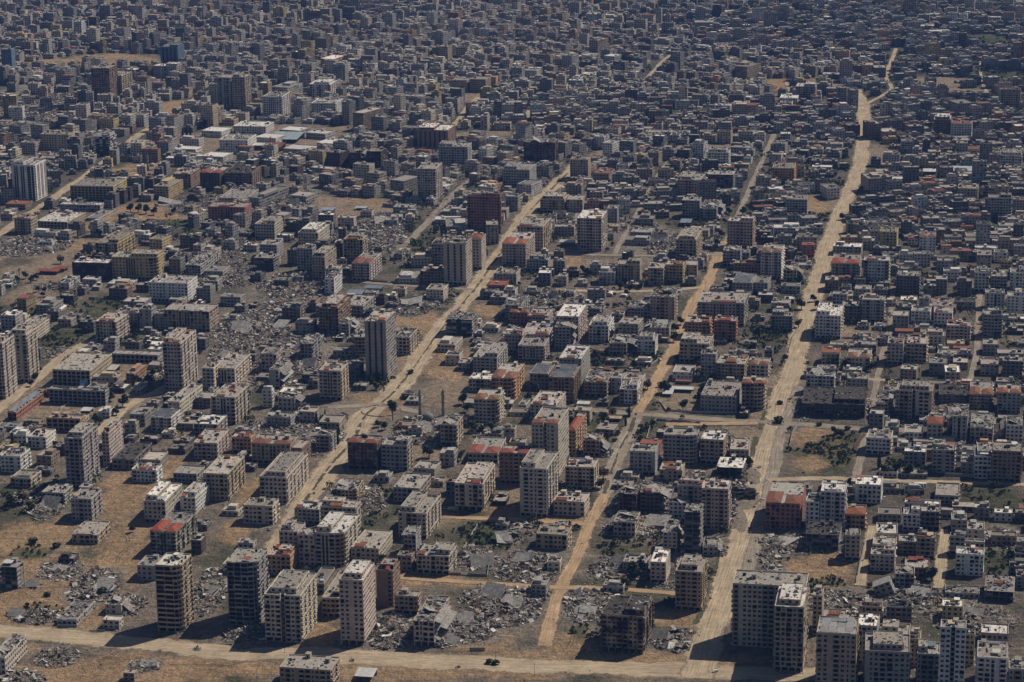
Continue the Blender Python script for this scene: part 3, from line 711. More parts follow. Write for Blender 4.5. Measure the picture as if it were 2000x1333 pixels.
1185 1204 401 409 442 gX-w
1169 1200 524 533 556 wG-b
1206 1249 509 518 553 tG-s|apartment_building|symmetrical cream block with a tall dark stair slit|stair-slit block
1265 1295 514 525 557 tG-b
1301 1334 509 519 553 yP-b
1338 1360 510 519 545 tG-b
1147 1181 563 568 590 gG-w
1270 1317 568 581 625 tX-b
1225 1269 589 603 622 gX-b
1363 1452 571 593 637 gP-bs|apartment_building|wide grey block with orange trimmed roof and a light blue tank|orange-trim block
1338 1385 619 631 662 oP-b
1395 1437 619 629 667 rP-b|apartment_building|deep red block with balconies between grey neighbours|deep red block
1431 1470 536 554 577 gS-w
1472 1500 540 554 575 gG-b
1412 1445 481 491 521 gX-b
1435 1487 510 516 540 rG-w
1086 1130 594 620 666 pW-b
1083 1124 630 640 682 gX-b
1150 1188 619 638 669 wG-b
1209 1248 621 634 652 cX-b
1255 1306 626 641 660 cX-w
1032 1070 604 619 640 pP-w
995 1030 598 612 635 rR-w
1018 1070 632 654 683 pP-b
985 1020 640 655 690 pP-b
1028 1070 502 509 530 gG-w
1240 1275 421 429 442 gG-w
1232 1272 445 455 464 gX-w
1222 1270 462 470 480 gX-w
1015 1045 352 362 386 wX-x
1508 1550 318 330 359 oG-b
1536 1575 381 391 422 gG-b
1607 1632 360 369 390 wG-w
1687 1714 338 350 380 pG-w
1715 1737 340 347 369 gG-b
1872 1910 360 370 395 tG-w
1931 1975 381 388 430 gG-b
1562 1594 420 427 450 gG-b
1628 1682 475 483 499 pW-w
1625 1677 497 516 550 cR-b
1688 1736 502 510 553 wP-b
1684 1713 464 472 488 cG-b
1720 1752 444 454 488 yG-w
1796 1827 454 464 497 wR-w
1757 1782 492 498 521 wG-b
1785 1816 492 497 521 wG-w
1909 1936 489 499 530 pG-w
1752 1796 529 541 575 dG-b
1828 1850 539 547 575 gG-b
1804 1828 551 559 579 gW-w
1870 1898 543 551 579 dG-b
1904 1931 526 534 571 wG-w
1936 1966 532 541 572 gG-b
1974 2004 525 534 570 wG-w
1925 1961 567 574 605 wG-s
1922 1957 607 616 660 gG-b
1968 2004 572 580 615 wG-w
1594 1642 596 618 662 wW-b|apartment_building|white seven-storey block with stepped white roof by the avenue trees|stepped white block
1644 1680 589 599 630 dG-b
1685 1727 578 587 630 gG-b
1744 1774 608 618 645 gG-wc
1781 1817 600 609 632 wG-w
1825 1860 600 612 640 wP-w
1850 1895 628 638 668 cP-b
1807 1845 648 658 682 cP-w
1507 1541 585 593 610 wG-w
1507 1547 610 619 648 gG-b
1531 1571 520 529 555 tX-w
1487 1526 479 494 545 wR-b|apartment_building|pale block with orange red roof terrace near the avenue|orange-terrace block
1566 1589 474 482 502 rR-b
1525 1562 553 560 573 gG-w
1611 1637 540 549 570 nG-w
1670 1700 558 566 585 wP-w
176 213 125 134 201 nG-bx|burnt_tower|dark burnt twin tower standing above the far rooftops|far burnt tower
213 238 140 149 193 tG-b
423 450 146 153 218 gG-bx|burnt_tower|charred wide high-rise with pale sunlit side|charred far high-rise
452 477 145 152 222 tG-b
312 347 87 93 125 bG-S|glass_tower|blue grey glass office tower in the distance|far glass tower
299 346 125 130 161 gW-b
814 875 244 256 298 nW-S|apartment_tower|brown tower block with white overhanging roof|white-brimmed tower
78 135 258 264 304 tG-w
180 213 260 267 305 wG-scf
0 20 94 98 142 bG-s
455 520 238 248 262 wW-w
500 545 262 270 284 wW-w
548 592 248 256 267 gW-w
600 642 255 262 272 wW-w
555 610 284 293 301 wW-w
622 662 272 281 291 wW-w
395 440 298 307 319 wW-w
340 385 286 292 302 wW-w
427 483 263 275 300 wG-w|hospital_building|pale hospital block with long window bands|pale hospital block
395 438 249 257 268 wW-w
350 392 268 272 286 wG-w
1022 1083 271 279 323 nX-bm|apartment_building|burnt brown block with broken roof line facing a bend of the street|burnt bend block
855 912 279 288 331 gG-b
1113 1148 306 313 352 tG-w
1181 1201 275 281 313 wG-w
1355 1377 276 281 318 wG-w
1380 1423 293 299 325 wG-b
1873 1888 63 66 101 kG-w|dark_tower|thin black tower on the hazy outskirts|thin black tower
1953 1993 173 176 215 tG-b
1523 1557 183 193 204 wW-s|exhibition_hall|small white roofed hall with blue striped walls|blue-striped hall
1825 1857 225 235 266 nW-b
1859 1898 237 243 270 wR-w
1860 1893 195 203 228 gG-w
1651 1676 241 246 266 rG-w
1690 1715 236 243 272 nW-b
1718 1746 251 258 275 oW-b
1628 1654 202 207 226 wR-b
1658 1672 173 178 215 gG-w
1635 1652 168 173 200 gG-w
1555 1592 163 170 196 gW-b
1433 1475 202 208 228 tR-s
1443 1470 123 131 156 tG-b
1684 1705 123 128 150 oG-w
1705 1728 128 133 152 dG-b
1355 1392 40 45 60 gG-w
1278 1310 74 79 95 gG-w
1100 1123 106 110 138 gG-w
1183 1207 106 111 125 wW-w
1157 1176 74 80 107 tG-b
1027 1050 135 139 160 wG-b
604 645 158 166 196 wW-b
535 570 162 172 195 wG-w
512 550 180 190 230 wG-sb
607 655 193 203 226 wG-b
698 722 210 222 256 tP-b
648 668 46 50 72 dG-s
605 627 18 22 46 nG-w
550 572 68 76 96 nG-w
585 602 94 99 128 yG-w
630 658 108 116 134 oW-w
858 876 88 92 122 tG-w
937 964 55 58 78 wG-w
883 913 153 158 180 tG-w
918 950 150 156 180 tG-w
640 670 293 300 330 kX-b
680 712 290 300 330 kX-b
716 745 289 297 330 kG-bm
1920 1945 275 282 296 tG-w
1955 1995 295 305 330 wG-b
1868 1890 275 281 307 gG-w
1890 1913 287 294 308 pR-w
1760 1780 272 278 300 gX-w
"""
# ---------------------------------------------------------------- buildings
COLS = {'c': (.54, .475, .39), 't': (.44, .36, .27), 'g': (.38, .36, .335), 'w': (.66, .635, .6), 'p': (.50, .42, .365), 'o': (.52, .31, .19), 'r': (.37, .18, .14),
        'k': (.12, .095, .085), 'y': (.50, .40, .22), 'n': (.27, .19, .145), 'd': (.19, .18, .172), 'b': (.13, .18, .24)}
CNAME = {'c': 'cream', 't': 'tan', 'g': 'grey', 'w': 'whitish', 'p': 'pinkish', 'o': 'orange', 'r': 'dark red', 'k': 'sooty', 'y': 'yellowish', 'n': 'brown', 'd': 'dark grey', 'b': 'bluish'}
RCOL = {'G': (.285, .26, .228), 'W': (.62, .59, .545), 'R': (.32, .30, .27), 'P': (.36, .32, .28), 'S': (.28, .26, .24), 'K': (.06, .055, .05), 'X': (.26, .24, .22)}
RNAME = {'G': 'a flat grey roof', 'W': 'a bright flat roof', 'R': 'a red tiled roof', 'P': 'red roof canopies', 'S': 'tilted roof panels', 'K': 'a charred roof', 'X': 'a smashed roof'}
TILE = (.235, .085, .052)
FH = 3.15
def lerp(a, b, t): return (a[0]+(b[0]-a[0])*t, a[1]+(b[1]-a[1])*t)
def facade(mb, p0, p1, z0, z1, nf, pat, col, rng, outs, det, dmg, arch=False):
    L = math.dist(p0, p1)
    if L < .3: return
    ux, uy = (p1[0]-p0[0])/L, (p1[1]-p0[1])/L; nx_, ny_ = uy, -ux
    ang = math.atan2(uy, ux); fh = (z1-z0)/nf
    W = {'.': .7, 'w': 1, 'n': .75, 'b': 1.25, 's': .7, 'd': 1.1, 'B': .6, 'A': 1.25}
    tot = sum(W[c] for c in pat); x = 0.0
    def P(s, z, o=0.0): return (p0[0]+ux*s+nx_*o, p0[1]+uy*s+ny_*o, z)
    def Q(a, b, c, d, m='wall', cc=None, o=0.0): mb.f([P(a, c, o), P(b, c, o), P(b, d, o), P(a, d, o)], m, cc or col)
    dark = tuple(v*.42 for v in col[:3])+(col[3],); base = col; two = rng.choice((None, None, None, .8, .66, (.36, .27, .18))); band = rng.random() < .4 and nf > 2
    if band:
        for k in range(1, nf+1): zc = z0+k*fh-.12; mb.f([P(0, zc-.13, .09), P(L, zc-.13, .09), P(L, zc+.13, .09), P(0, zc+.13, .09)], 'wall', tuple(min(1, v*1.15) for v in col[:3])+(col[3],)); mb.f([P(0, zc+.13, .09), P(L, zc+.13, .09), P(L, zc+.13, 0), P(0, zc+.13, 0)], 'wall', col)
    for ch in pat:
        cw = W[ch]/tot*L; a, b = x, x+cw; x = b; col = base
        if two and ch in 'bs' : col = (tuple(v*two for v in base[:3]) if isinstance(two, float) else two)+(base[3],)
        if ch == '.': Q(a, b, z0, z1); continue
        if ch == 'B':
            Q(a, b, z0, z1, 'plain', (.16, .31, .41, 0), .12); continue
        if ch == 's':
            g = min(cw*.2, .6); za = z0+fh*.35; zb = z1-fh*.35
            Q(a, a+g, z0, z1); Q(b-g, b, z0, z1); Q(a+g, b-g, z0, za); Q(a+g, b-g, zb, z1)
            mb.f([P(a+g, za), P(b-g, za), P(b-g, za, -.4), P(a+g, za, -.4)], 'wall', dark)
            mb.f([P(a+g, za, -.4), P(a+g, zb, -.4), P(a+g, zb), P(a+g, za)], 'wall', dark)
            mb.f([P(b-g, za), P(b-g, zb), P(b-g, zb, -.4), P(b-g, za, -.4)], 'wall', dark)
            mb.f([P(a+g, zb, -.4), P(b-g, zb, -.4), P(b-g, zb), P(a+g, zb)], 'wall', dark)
            for k in range(nf):
                c0 = max(z0+k*fh, za); c1 = min(z0+(k+1)*fh, zb)
                if c1 > c0: Q(a+g, b-g, c0+.12, c1-.12, 'glass', (.02, .02, .025, 0), -.4); Q(a+g, b-g, c1-.12, c1+.12, 'wall', col, -.3)
            continue
        for k in range(nf):
            c, d = z0+k*fh, z0+(k+1)*fh
            hole = rng.random() < dmg
            if ch == 'w' or ch == 'n':
                ow = min(1.95 if ch == 'w' else 1.1, cw*.64); oh = fh*.5; oz = c+fh*.29; oa = (a+b-ow)/2; rc = .3
            elif ch == 'A': ow = cw*.95; oa = a+cw*.025; oz = c+fh*.06; oh = fh*.8; rc = 1.4
            elif ch == 'd': ow = cw*.82; oa = a+cw*.09; oz = c+fh*.04; oh = fh*.8; rc = 1.8
            else: ow = cw*.8; oa = a+cw*.1; oz = c+fh*.1; oh = fh*.72; rc = 1.1
            if hole:
                ow = cw*rng.uniform(.7, .97); oa = a+(cw-ow)*rng.random(); oz = c+fh*.03; oh = fh*rng.uniform(.7, .94); rc = 1.6
            ob, oe = oa+ow, oz+oh
            soot = rng.random() < dmg*1.6; Q(a, oa, c, d); Q(ob, b, c, d); Q(oa, ob, c, oz); Q(oa, ob, oe, d, 'wall', (*(v*.22 for v in col[:3]), col[3]) if soot else col)
            rcol = col
            mb.f([P(oa, oz), P(ob, oz), P(ob, oz, -rc), P(oa, oz, -rc)], 'wall', rcol)
            mb.f([P(oa, oz, -rc), P(oa, oe, -rc), P(oa, oe), P(oa, oz)], 'wall', rcol)
            mb.f([P(ob, oz), P(ob, oe), P(ob, oe, -rc), P(ob, oz, -rc)], 'wall', rcol)
            mb.f([P(oa, oe, -rc), P(ob, oe, -rc), P(ob, oe), P(oa, oe)], 'wall', rcol)
            if ch in 'bdA' and not hole:
                q = rng.random()
                if ch in 'bA':   # back wall of the balcony with its door
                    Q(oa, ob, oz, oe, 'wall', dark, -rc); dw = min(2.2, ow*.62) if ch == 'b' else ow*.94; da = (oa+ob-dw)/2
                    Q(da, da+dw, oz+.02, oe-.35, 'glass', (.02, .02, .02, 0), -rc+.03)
                    if det: outs['balcony'].append((P(oa-.15, c, 0), ow+.3, ang, fh, col))
                    elif rng.random() > dmg*3: mb.box(-.15, ow+.15, -.9, -.02, .08, 1.15, 'wall', tuple(v*1.05 for v in col[:3])+(col[3],), Matrix.Translation(P(oa, c, 0)) @ Matrix.Rotation(ang, 4, 'Z'))
                else: Q(oa, ob, oz, oe, 'glass', (.02, .02, .02, 0), -rc)
            elif det and not hole and ch in 'wn':
                outs['window'].append((P(oa, oz, -rc), ow, oh, ang)); Q(oa, ob, oz, oe, 'glass', (.02, .02, .02, 0), -rc-.08)
            else: Q(oa, ob, oz, oe, 'glass', (.02, .02, .02, 0), -rc)
            if not hole and ch == 'w' and rng.random() < .12:   # awning or rag hung in the opening
                mb.f([P(oa, oz+oh*.5, .03), P(ob, oz+oh*.5, .03), P(ob, oe, .03), P(oa, oe, .03)], 'plain', rng.choice([(.35, .33, .3, 0), (.1, .16, .2, 0), (.25, .22, .18, 0)]))
_bal = {}
def balcony_mesh(w_, fh, col, style):
    k = (round(w_, 1), round(fh, 1), tuple(round(c, 2) for c in col), style)
    if k not in _bal:
        m = MB(); h = .95; D = .95; c2 = tuple(min(1, v*1.08) for v in col[:3])+(col[3],)
        m.box(0, w_, -D, 0.05, .08, .26, 'wall', c2)
        m.box(0, w_, -D, -D+.12, .26, .26+h, 'wall', c2); m.box(0, .12, -D+.12, 0, .26, .26+h, 'wall', c2); m.box(w_-.12, w_, -D+.12, 0, .26, .26+h, 'wall', c2)
        _bal[k] = m.mesh('balcony')
    return _bal[k]
_win = None
def window_mesh():
    global _win
    if _win is None:
        m = MB(); m.f([(0, 0, 0), (1, 0, 0), (1, 0, 1), (0, 0, 1)], 'glass', (.02, .02, .02))
        fr = (.2, .19, .175)
        m.box(0, 1, -.07, -.01, 0, .05, 'plain', fr); m.box(0, 1, -.07, -.01, .95, 1, 'plain', fr); m.box(0, .05, -.07, -.01, .05, .95, 'plain', fr); m.box(.95, 1, -.07, -.01, .05, .95, 'plain', fr); m.box(.485, .515, -.07, -.01, .05, .95, 'plain', fr)
        _win = m.mesh('window')
    return _win
_tank = {}
def tank_mesh(k):
    if k not in _tank:
        m = MB(); c = [(.03, .03, .035), (.6, .6, .58), (.12, .2, .3)][k]
        m.cyl(0, 0, .25, 1.7, .75, 'plain', c, 10); m.cyl(0, 0, 1.7, 1.95, .7, 'plain', c, 10, .25)
        for a in range(3): m.box(.45*math.cos(a*2.1)-.06, .45*math.cos(a*2.1)+.06, .45*math.sin(a*2.1)-.06, .45*math.sin(a*2.1)+.06, 0, .25, 'metal', (.2, .2, .2))
        _tank[k] = m.mesh('water_tank')
    return _tank[k]
def heater(m, x, y, z):          # solar water heater: tilted collector and drum
    m.f([(x-1, y-.7, z+.2), (x+1, y-.7, z+.2), (x+1, y+.6, z+1.2), (x-1, y+.6, z+1.2)], 'metal', (.05, .07, .1)); m.tube((x-1, y+.75, z+1.4), (x+1, y+.75, z+1.4), .28, 'metal', (.5, .5, .5), 6)
    m.box(x-.9, x-.8, y+.5, y+.6, z, z+1.2, 'metal', (.3, .3, .3)); m.box(x+.8, x+.9, y+.5, y+.6, z, z+1.2, 'metal', (.3, .3, .3))
def debris(m, x0, x1, y0, y1, z, n, rng, big=1.0, tint=1.0):
    for _ in range(n):
        s = big*rng.choice((.4, .6, 1, 1.5, 2.6)); g = rng.choice((.1, .16, .22, .28, .34, .42))*tint
        c = (g*1.05, g*.98, g*.9)
        if rng.random() < .04: c = (.3, .1, .06)
        M = Matrix.Translation((rng.uniform(x0, x1), rng.uniform(y0, y1), z+rng.random()*.5*big)) @ Matrix.Rotation(rng.random()*6.28, 4, 'Z') @ Matrix.Rotation(rng.gauss(0, .5), 4, 'X') @ Matrix.Rotation(rng.gauss(0, .35), 4, 'Y')
        m.box(-s*.6, s*.6, -s*.4, s*.4, -.12, .12+s*.06, 'rubble', c, M)
def hip(m, x0, x1, y0, y1, z, h, col, o=.6):
    x0 -= o; x1 += o; y0 -= o; y1 += o; w_, d_ = x1-x0, y1-y0; e = min(w_, d_)*.46
    if w_ > d_: a, b = (x0+e, (y0+y1)/2, z+h), (x1-e, (y0+y1)/2, z+h)
    else: a, b = ((x0+x1)/2, y0+e, z+h), ((x0+x1)/2, y1-e, z+h)
    A, B_, C_, D_ = (x0, y0, z), (x1, y0, z), (x1, y1, z), (x0, y1, z)
    if w_ > d_: fs = [[A, B_, b, a], [B_, C_, b], [C_, D_, a, b], [D_, A, a]]
    else: fs = [[A, B_, a], [B_, C_, b, a], [C_, D_, b], [D_, A, a, b]]
    for f in fs: m.f(f, 'tile', col)
    m.box(x0, x1, y0, y1, z-.18, z-.01, 'wall', (.4, .36, .3))
WN = ['', 'single-storey', 'two-storey', 'three-storey', 'four-storey', 'five-storey', 'six-storey', 'seven-storey', 'eight-storey', 'nine-storey', 'ten-storey', 'eleven-storey', 'twelve-storey', 'thirteen-storey', 'fourteen-storey', 'tall', 'tall', 'tall', 'tall', 'tall', 'tall', 'tall', 'tall', 'tall']
ents = []
for ln in CAT.strip().split('\n'):
    p = ln.split('|'); q = p[0].split()
    if len(q) != 6: continue
    xl, xr, yr, yt, yb = map(float, q[:5]); code = q[5]; code, _, fl = code.partition('-') if '-' in code else (code[:2], '', code[2:])
    xm = (xl+xr)/2; h = 10.0
    X0 = xm
    for _ in range(6):
        x, y = at(X0, yb); t = pr((x, y, h)); X0 += xm-t[0]; h = max(2.5, h+(t[1]-yt)/(pr((x, y, h))[1]-pr((x, y, h+1))[1]))
    dep = pr((x, y, h))[2]; wid = (xr-xl)*dep/F/math.cos(AZ)
    a = pr((x+VV[0], y+VV[1], h)); d = max(1.5, (yt-yr)/max(.05, pr((x, y, h))[1]-a[1]))
    d = min(max(d, 7 if h > 6 else 5), 70)
    u, v = xy2uv(x, y)
    e = dict(u=u, v=v, w=max(wid, 5), h=h, d=d, c=code[0], r=code[1], fl=fl, nf=max(1, round(h/FH)), yb=yb, xm=xm, area=(xr-xl)*(yb-yt)+.6*(xr-xl)*(yt-yr), name=None, label=None, short=None)
    if len(p) >= 4: e['name'], e['label'], e['short'] = p[1], p[2], p[3]
    ents.append(e)
# keep footprints apart: what stands in front gives way at its back
ents.sort(key=lambda e: e['v'])
def clash(a, b, m=.4): return abs(a['u']-b['u']) < (a['w']+b['w'])/2+m and a['v'] < b['v']+b['d']+m and b['v'] < a['v']+a['d']+m
for i_, a in enumerate(ents):
    for b in ents[i_+1:]:
        if clash(a, b):
            room = b['v']-a['v']-.6
            ov = (a['w']+b['w'])/2-abs(a['u']-b['u'])+.6
            if room >= 8 or (room > 5 and ov > 6): a['d'] = min(a['d'], room)
            elif ov < .45*min(a['w'], b['w']):
                big, sm = (a, b) if a['w'] > b['w'] else (b, a)
                s = 1 if sm['u'] > big['u'] else -1; sm['w'] -= ov/2; sm['u'] += s*ov/4; big['w'] -= ov/2; big['u'] -= s*ov/4
            else:
                a['d'] = max(5, min(a['d'], 7)); nv = a['v']+a['d']+.6
                b['d'] = max(6, b['d']-(nv-b['v'])); b['v'] = nv
for e in ents:
    e['x'], e['y'] = uv2xy(e['u'], e['v']+e['d']/2)
ents.sort(key=lambda e: -(e['area']+(99999 if e['name'] else 0)))
MAIN = ents[:312]; REST = ents[312:]
# labels: each building is placed by the named landmark nearest to it
marks = [e for e in MAIN if e['short']]
groups = {}
for e in MAIN:
    if e['short']: continue
    best = min(marks, key=lambda m: math.hypot(m['u']-e['u'], m['v']-e['v']))
    du, dv = e['u']-best['u'], e['v']-best['v']
    rel = ('on the sunny side of' if du > 0 else 'on the shady side of') if abs(du) > abs(dv)*.9 else ('behind' if dv > 0 else 'in front of')
    e['mark'] = best; e['rel'] = rel; groups.setdefault((best['short'], rel), []).append((math.hypot(du, dv), e))
ORD = ['nearest', 'second', 'third', 'fourth', 'fifth', 'sixth', 'seventh', 'eighth', 'ninth', 'tenth', 'eleventh', 'twelfth', 'thirteenth']
for (sh, rel), L in groups.items():
    L.sort(key=lambda t: t[0])
    for k, (_, e) in enumerate(L):
        n = e['nf']; f = e['fl']
        kind = 'concrete frame' if 'f' in f else 'house' if n <= 2 else 'block'
        st = 'low' if n <= 2 else 'mid-height' if n <= 5 else 'tall'
        e['label'] = f"{st} {CNAME[e['c']]} {kind} with {RNAME[e['r']]}, {ORD[min(k, 12)]} {rel} the {sh}"
        if len(e['label'].split()) > 16: e['label'] = f"{st} {CNAME[e['c']]} {kind}, {ORD[min(k, 12)]} {rel} the {sh}"
        e['name'] = 'ruined_building' if ('f' in f or ('x' in f and e['r'] == 'X')) else 'small_house' if n <= 2 else 'apartment_building'
WCAT = {'apartment_tower': 'apartment tower', 'apartment_building': 'apartment building', 'small_house': 'house', 'ruined_building': 'ruin', 'school_building': 'school', 'roofless_house': 'ruin', 'villa': 'villa', 'workshop': 'shed',
        'ruined_tower': 'ruin', 'burnt_building': 'ruin', 'burnt_hall': 'hall', 'institute_building': 'institute', 'university_building': 'university', 'burnt_tower': 'tower', 'dark_tower': 'tower', 'hospital_building': 'hospital', 'exhibition_hall': 'hall', 'glass_tower': 'office tower'}
def pattern(L, st, fl, rng, side):
    n = max(1, int(round(L/3.4)))
    if 'S' in fl: return ''.join('.ss'[i_ % 3] if 'a' in fl else '.s'[i_ % 2] for i_ in range(n | 1)) if not side or 'a' in fl else 'w'*n
    if 'a' in fl and not side: return 'A'*max(1, n-1)
    if 'l' in fl: return 'd'*max(2, int(L/4.2)) if not side else 'w'*n
    if n <= 2: return 'w'*n if 'b' not in fl else ('bw' if n == 2 else 'b')
    if side: base = ['b' if ('b' in fl and (i_ % 3 == st % 3)) else 'w' for i_ in range(n)]
    else:
        base = ['w']*n
        if 'b' in fl:
            for q in ([0, n-1], [0, n-1, n//2], [n//2, (n-1)//2], [1, n-2])[st]: base[q] = 'b'
            if n >= 8: base[n//2] = 'b'; base[(n-1)//2] = 'b'
        if 's' in fl and n > 2:
            base[n//2] = 's'; base[(n-1)//2] = 's'
            if n > 6: base[n//2-2] = 's'; base[n//2+1] = 's'
    out = []
    for i_, c in enumerate(base):
        if c == 'w' and rng.random() < .12: c = 'n'
        if rng.random() < .07 and c == 'w': c = '.'
        out.append(c)
    return ''.join(out)
def roof_edge(m, poly, z, h, col, rng, dmg):
    n = len(poly)
    for i_ in range(n):
        a, b = poly[i_], poly[(i_+1) % n]; L = math.dist(a, b)
        if L < .6: continue
        ux, uy = (b[0]-a[0])/L, (b[1]-a[1])/L; t = .22; seg = max(1, int(L/3)) if dmg else 1
        for s in range(seg):
            hh = h
            if dmg and rng.random() < .45: hh = rng.uniform(.1, .7)*h
            p, q = lerp(a, b, s/seg), lerp(a, b, (s+1)/seg)
            m.prism([p, q, (q[0]-uy*t, q[1]+ux*t), (p[0]-uy*t, p[1]+ux*t)], z, z+hh, 'wall', col)
def make_building(e, det):
    rng = random.Random(int(e['xm']*7+e['yb']*13)); w_, d_, h, nf, fl = e['w'], e['d'], e['h'], e['nf'], e['fl']
    j = rng.uniform(.9, 1.1); burn = .62 if 'm' in fl else (.12 if rng.random() < .2 else -.2)
    col = tuple(c*j*rng.uniform(.97, 1.03) for c in COLS[e['c']])+(burn,)
    rk = rng.uniform(.75, 1.2); rcol = tuple(c*rk*rng.uniform(.985, 1.015) for c in RCOL[e['r']])+(burn-.1,)
    name = e['name']; root = thing(name, e['label'], WCAT.get(name, 'building'), (e['x'], e['y'], 0), ROTZ+rng.gauss(0, .022), e.get('group'))
    outs = {'window': [], 'balcony': []}; x0, x1, y0, y1 = -w_/2, w_/2, -d_/2, d_/2
    dm = .2 if 'x' in fl else .06; torn = 0
    if e['r'] == 'X' and w_ > 9 and nf >= 2 and nf <= 8 and 'f' not in fl and rng.random() < .75: torn = rng.choice((-1, 1, 1)); tw = w_*rng.uniform(.22, .38); x0, x1 = (x0, x1-tw) if torn > 0 else (x0+tw, x1)
    poly = [(x0, y0), (x1, y0), (x1, y1), (x0, y1)]
    if 'c' in fl: s = min(w_, d_)*.3; poly = [(x0, y0), (x1-s, y0), (x1-s*.4, y0+s*.2), (x1-s*.08, y0+s*.55), (x1, y0+s*1.05), (x1, y1), (x0, y1)]
    if 'n' in fl: s = 1.3; poly = [(x0, y0), (-s, y0), (-s, y0+3.5), (s, y0+3.5), (s, y0)]+poly[1:]
    # concrete skeleton
    if 'f' in fl:
        m = MB(); cc = (.2, .19, .175, burn); nx2, ny2 = max(2, int(w_/4.5)), max(2, int(d_/5)); fh = h/nf
        for k in range(nf+1):
            z = k*fh; c0 = cc if k < nf else rcol
            if k: m.box(x0-.4, x1+.4, y0-.4, y1+.4, z-.3, z, 'wall' if k < nf else 'roof', c0)
        for k in range(nf):
            for i_ in range(nx2+1):
                for j_ in range(ny2+1):
                    if rng.random() < .06: continue
                    px, py = x0+.25+(w_-.5)*i_/nx2, y0+.25+(d_-.5)*j_/ny2; m.box(px-.22, px+.22, py-.22, py+.22, k*fh, (k+1)*fh-.3, 'wall', cc)
            for i_ in range(nx2):
                for side in (y0+.3, y1-.3):
                    if rng.random() < .4: m.box(x0+.5+(w_-.5)*i_/nx2, x0-.1+(w_-.5)*(i_+1)/nx2, side-.1, side+.1, k*fh, (k+rng.uniform(.3, .85))*fh, 'wall', col)
            m.box(x0+w_*.3, x0+w_*.7, y0+d_*.45, y0+d_*.55, k*fh, (k+1)*fh-.3, 'wall', (.1, .095, .09, burn))
            for j_ in range(ny2):
                if rng.random() < .4: m.box(x1-.4, x1-.2, y0+.5+(d_-.5)*j_/ny2, y0-.1+(d_-.5)*(j_+1)/ny2, k*fh, (k+rng.uniform(.3, .9))*fh, 'wall', col)
        m.build('concrete_frame', root)
    else:
        m = MB(); z0 = 0
        if 'q' in fl and nf > 3:
            z0 = h/nf*1.05; cc = tuple(v*.9 for v in col[:3])+(col[3],)
            g = MB(); nn = max(2, int(w_/4.5)); mm = max(2, int(d_/5))
            for i_ in range(nn+1):
                for j_ in range(mm+1):
                    px, py = x0+.4+(w_-.8)*i_/nn, y0+.4+(d_-.8)*j_/mm; g.box(px-.3, px+.3, py-.3, py+.3, 0, z0, 'wall', cc)
            g.box(x0+w_*.25, x0+w_*.75, y0+d_*.35, y0+d_*.8, 0, z0, 'wall', cc); g.build('ground_floor_columns', root)
            m.f([(*p, z0) for p in poly[::-1]], 'wall', cc)
        n2 = max(1, nf-(1 if z0 else 0)); st = rng.randrange(4)
        np_ = len(poly)
        for i_ in range(np_):
            a, b = poly[i_], poly[(i_+1) % np_]; L = math.dist(a, b); front = abs(b[1]-a[1]) < .01 and b[0] > a[0]
            pat = pattern(L, st, fl, rng, not front)
            if 'c' in fl and not front and i_ in (1, 2, 3): pat = ('s' if 'S' in fl else 'A' if 'a' in fl else 'b')*max(1, int(L/4))
            if 'n' in fl and 1 <= i_ <= 3: pat = 'b' if i_ == 2 else '.'
            if 'B' in fl and i_ == 1: pat = 'B'+pat[:len(pat)//3]+'B'+pat[len(pat)//3:2*len(pat)//3]+'B'+pat[2*len(pat)//3:]
            back = a[1] > d_*.49 and b[1] > d_*.49 or (a[0] < -w_*.49 and b[0] < -w_*.49)
            bld_shop = z0 == 0 and nf > 3 and front and rng.random() < .45
            if bld_shop:
                facade(m, a, b, 0, h/nf, 1, 'd'*max(1, int(L/4)), col, rng, outs, False, 0); facade(m, a, b, h/nf, h, nf-1, pat, col, rng, outs, det and not back, dm)
            else: facade(m, a, b, z0, h, n2, pat, col, rng, outs, det and not back, dm)
        if nf > 3:      # thin string course above the lowest floor
            for i_ in range(np_):
                a, b = poly[i_], poly[(i_+1) % np_]; L = math.dist(a, b)
                if L > 2: ux, uy = (b[0]-a[0])/L, (b[1]-a[1])/L; zc = (z0 or h/nf); m.prism([a, (a[0]+uy*.18, a[1]-ux*.18), (b[0]+uy*.18, b[1]-ux*.18), b], zc-.15, zc+.15, 'wall', tuple(v*1.1 for v in col[:3])+(col[3],))
        m.build('wall', root)
    # roof
    rf = MB(); ph = rng.uniform(.7, 1.2)
    if 'f' not in fl:
        rf.f([(*p, h+.02) for p in poly], 'roof', rcol); roof_edge(rf, poly, h, ph, tuple(min(1, v*1.12) for v in col[:3])+(burn,), rng, e['r'] in 'XK' or 'x' in fl)
    nd = int(w_*d_/12)
    if e['r'] == 'X': debris(rf, x0+.5, x1-.5, y0+.5, y1-.5, h+.3, nd*2+8, rng, 1.0)
    elif e['r'] == 'K': debris(rf, x0+.5, x1-.5, y0+.5, y1-.5, h+.2, nd+4, rng, .9, .5)
    else:
        debris(rf, x0+.8, x1-.8, y0+.8, y1-.8, h+.15, int(nd*.8), rng, .6)
        for k in range(rng.choice((0, 1, 2, 3)) if e['r'] != 'R' else 0):      # low walls and column stubs on the roof
            if rng.random() < .5: yy = rng.uniform(y0+2, y1-2); a = rng.uniform(x0+.5, 0); rf.box(a, a+rng.uniform(3, w_*.5), yy, yy+.2, h, h+rng.uniform(.8, 1.9), 'wall', col)
            else: xx = rng.uniform(x0+2, x1-2); a = rng.uniform(y0+.5, 0); rf.box(xx, xx+.2, a, a+rng.uniform(3, d_*.5), h, h+rng.uniform(.8, 1.9), 'wall', col)
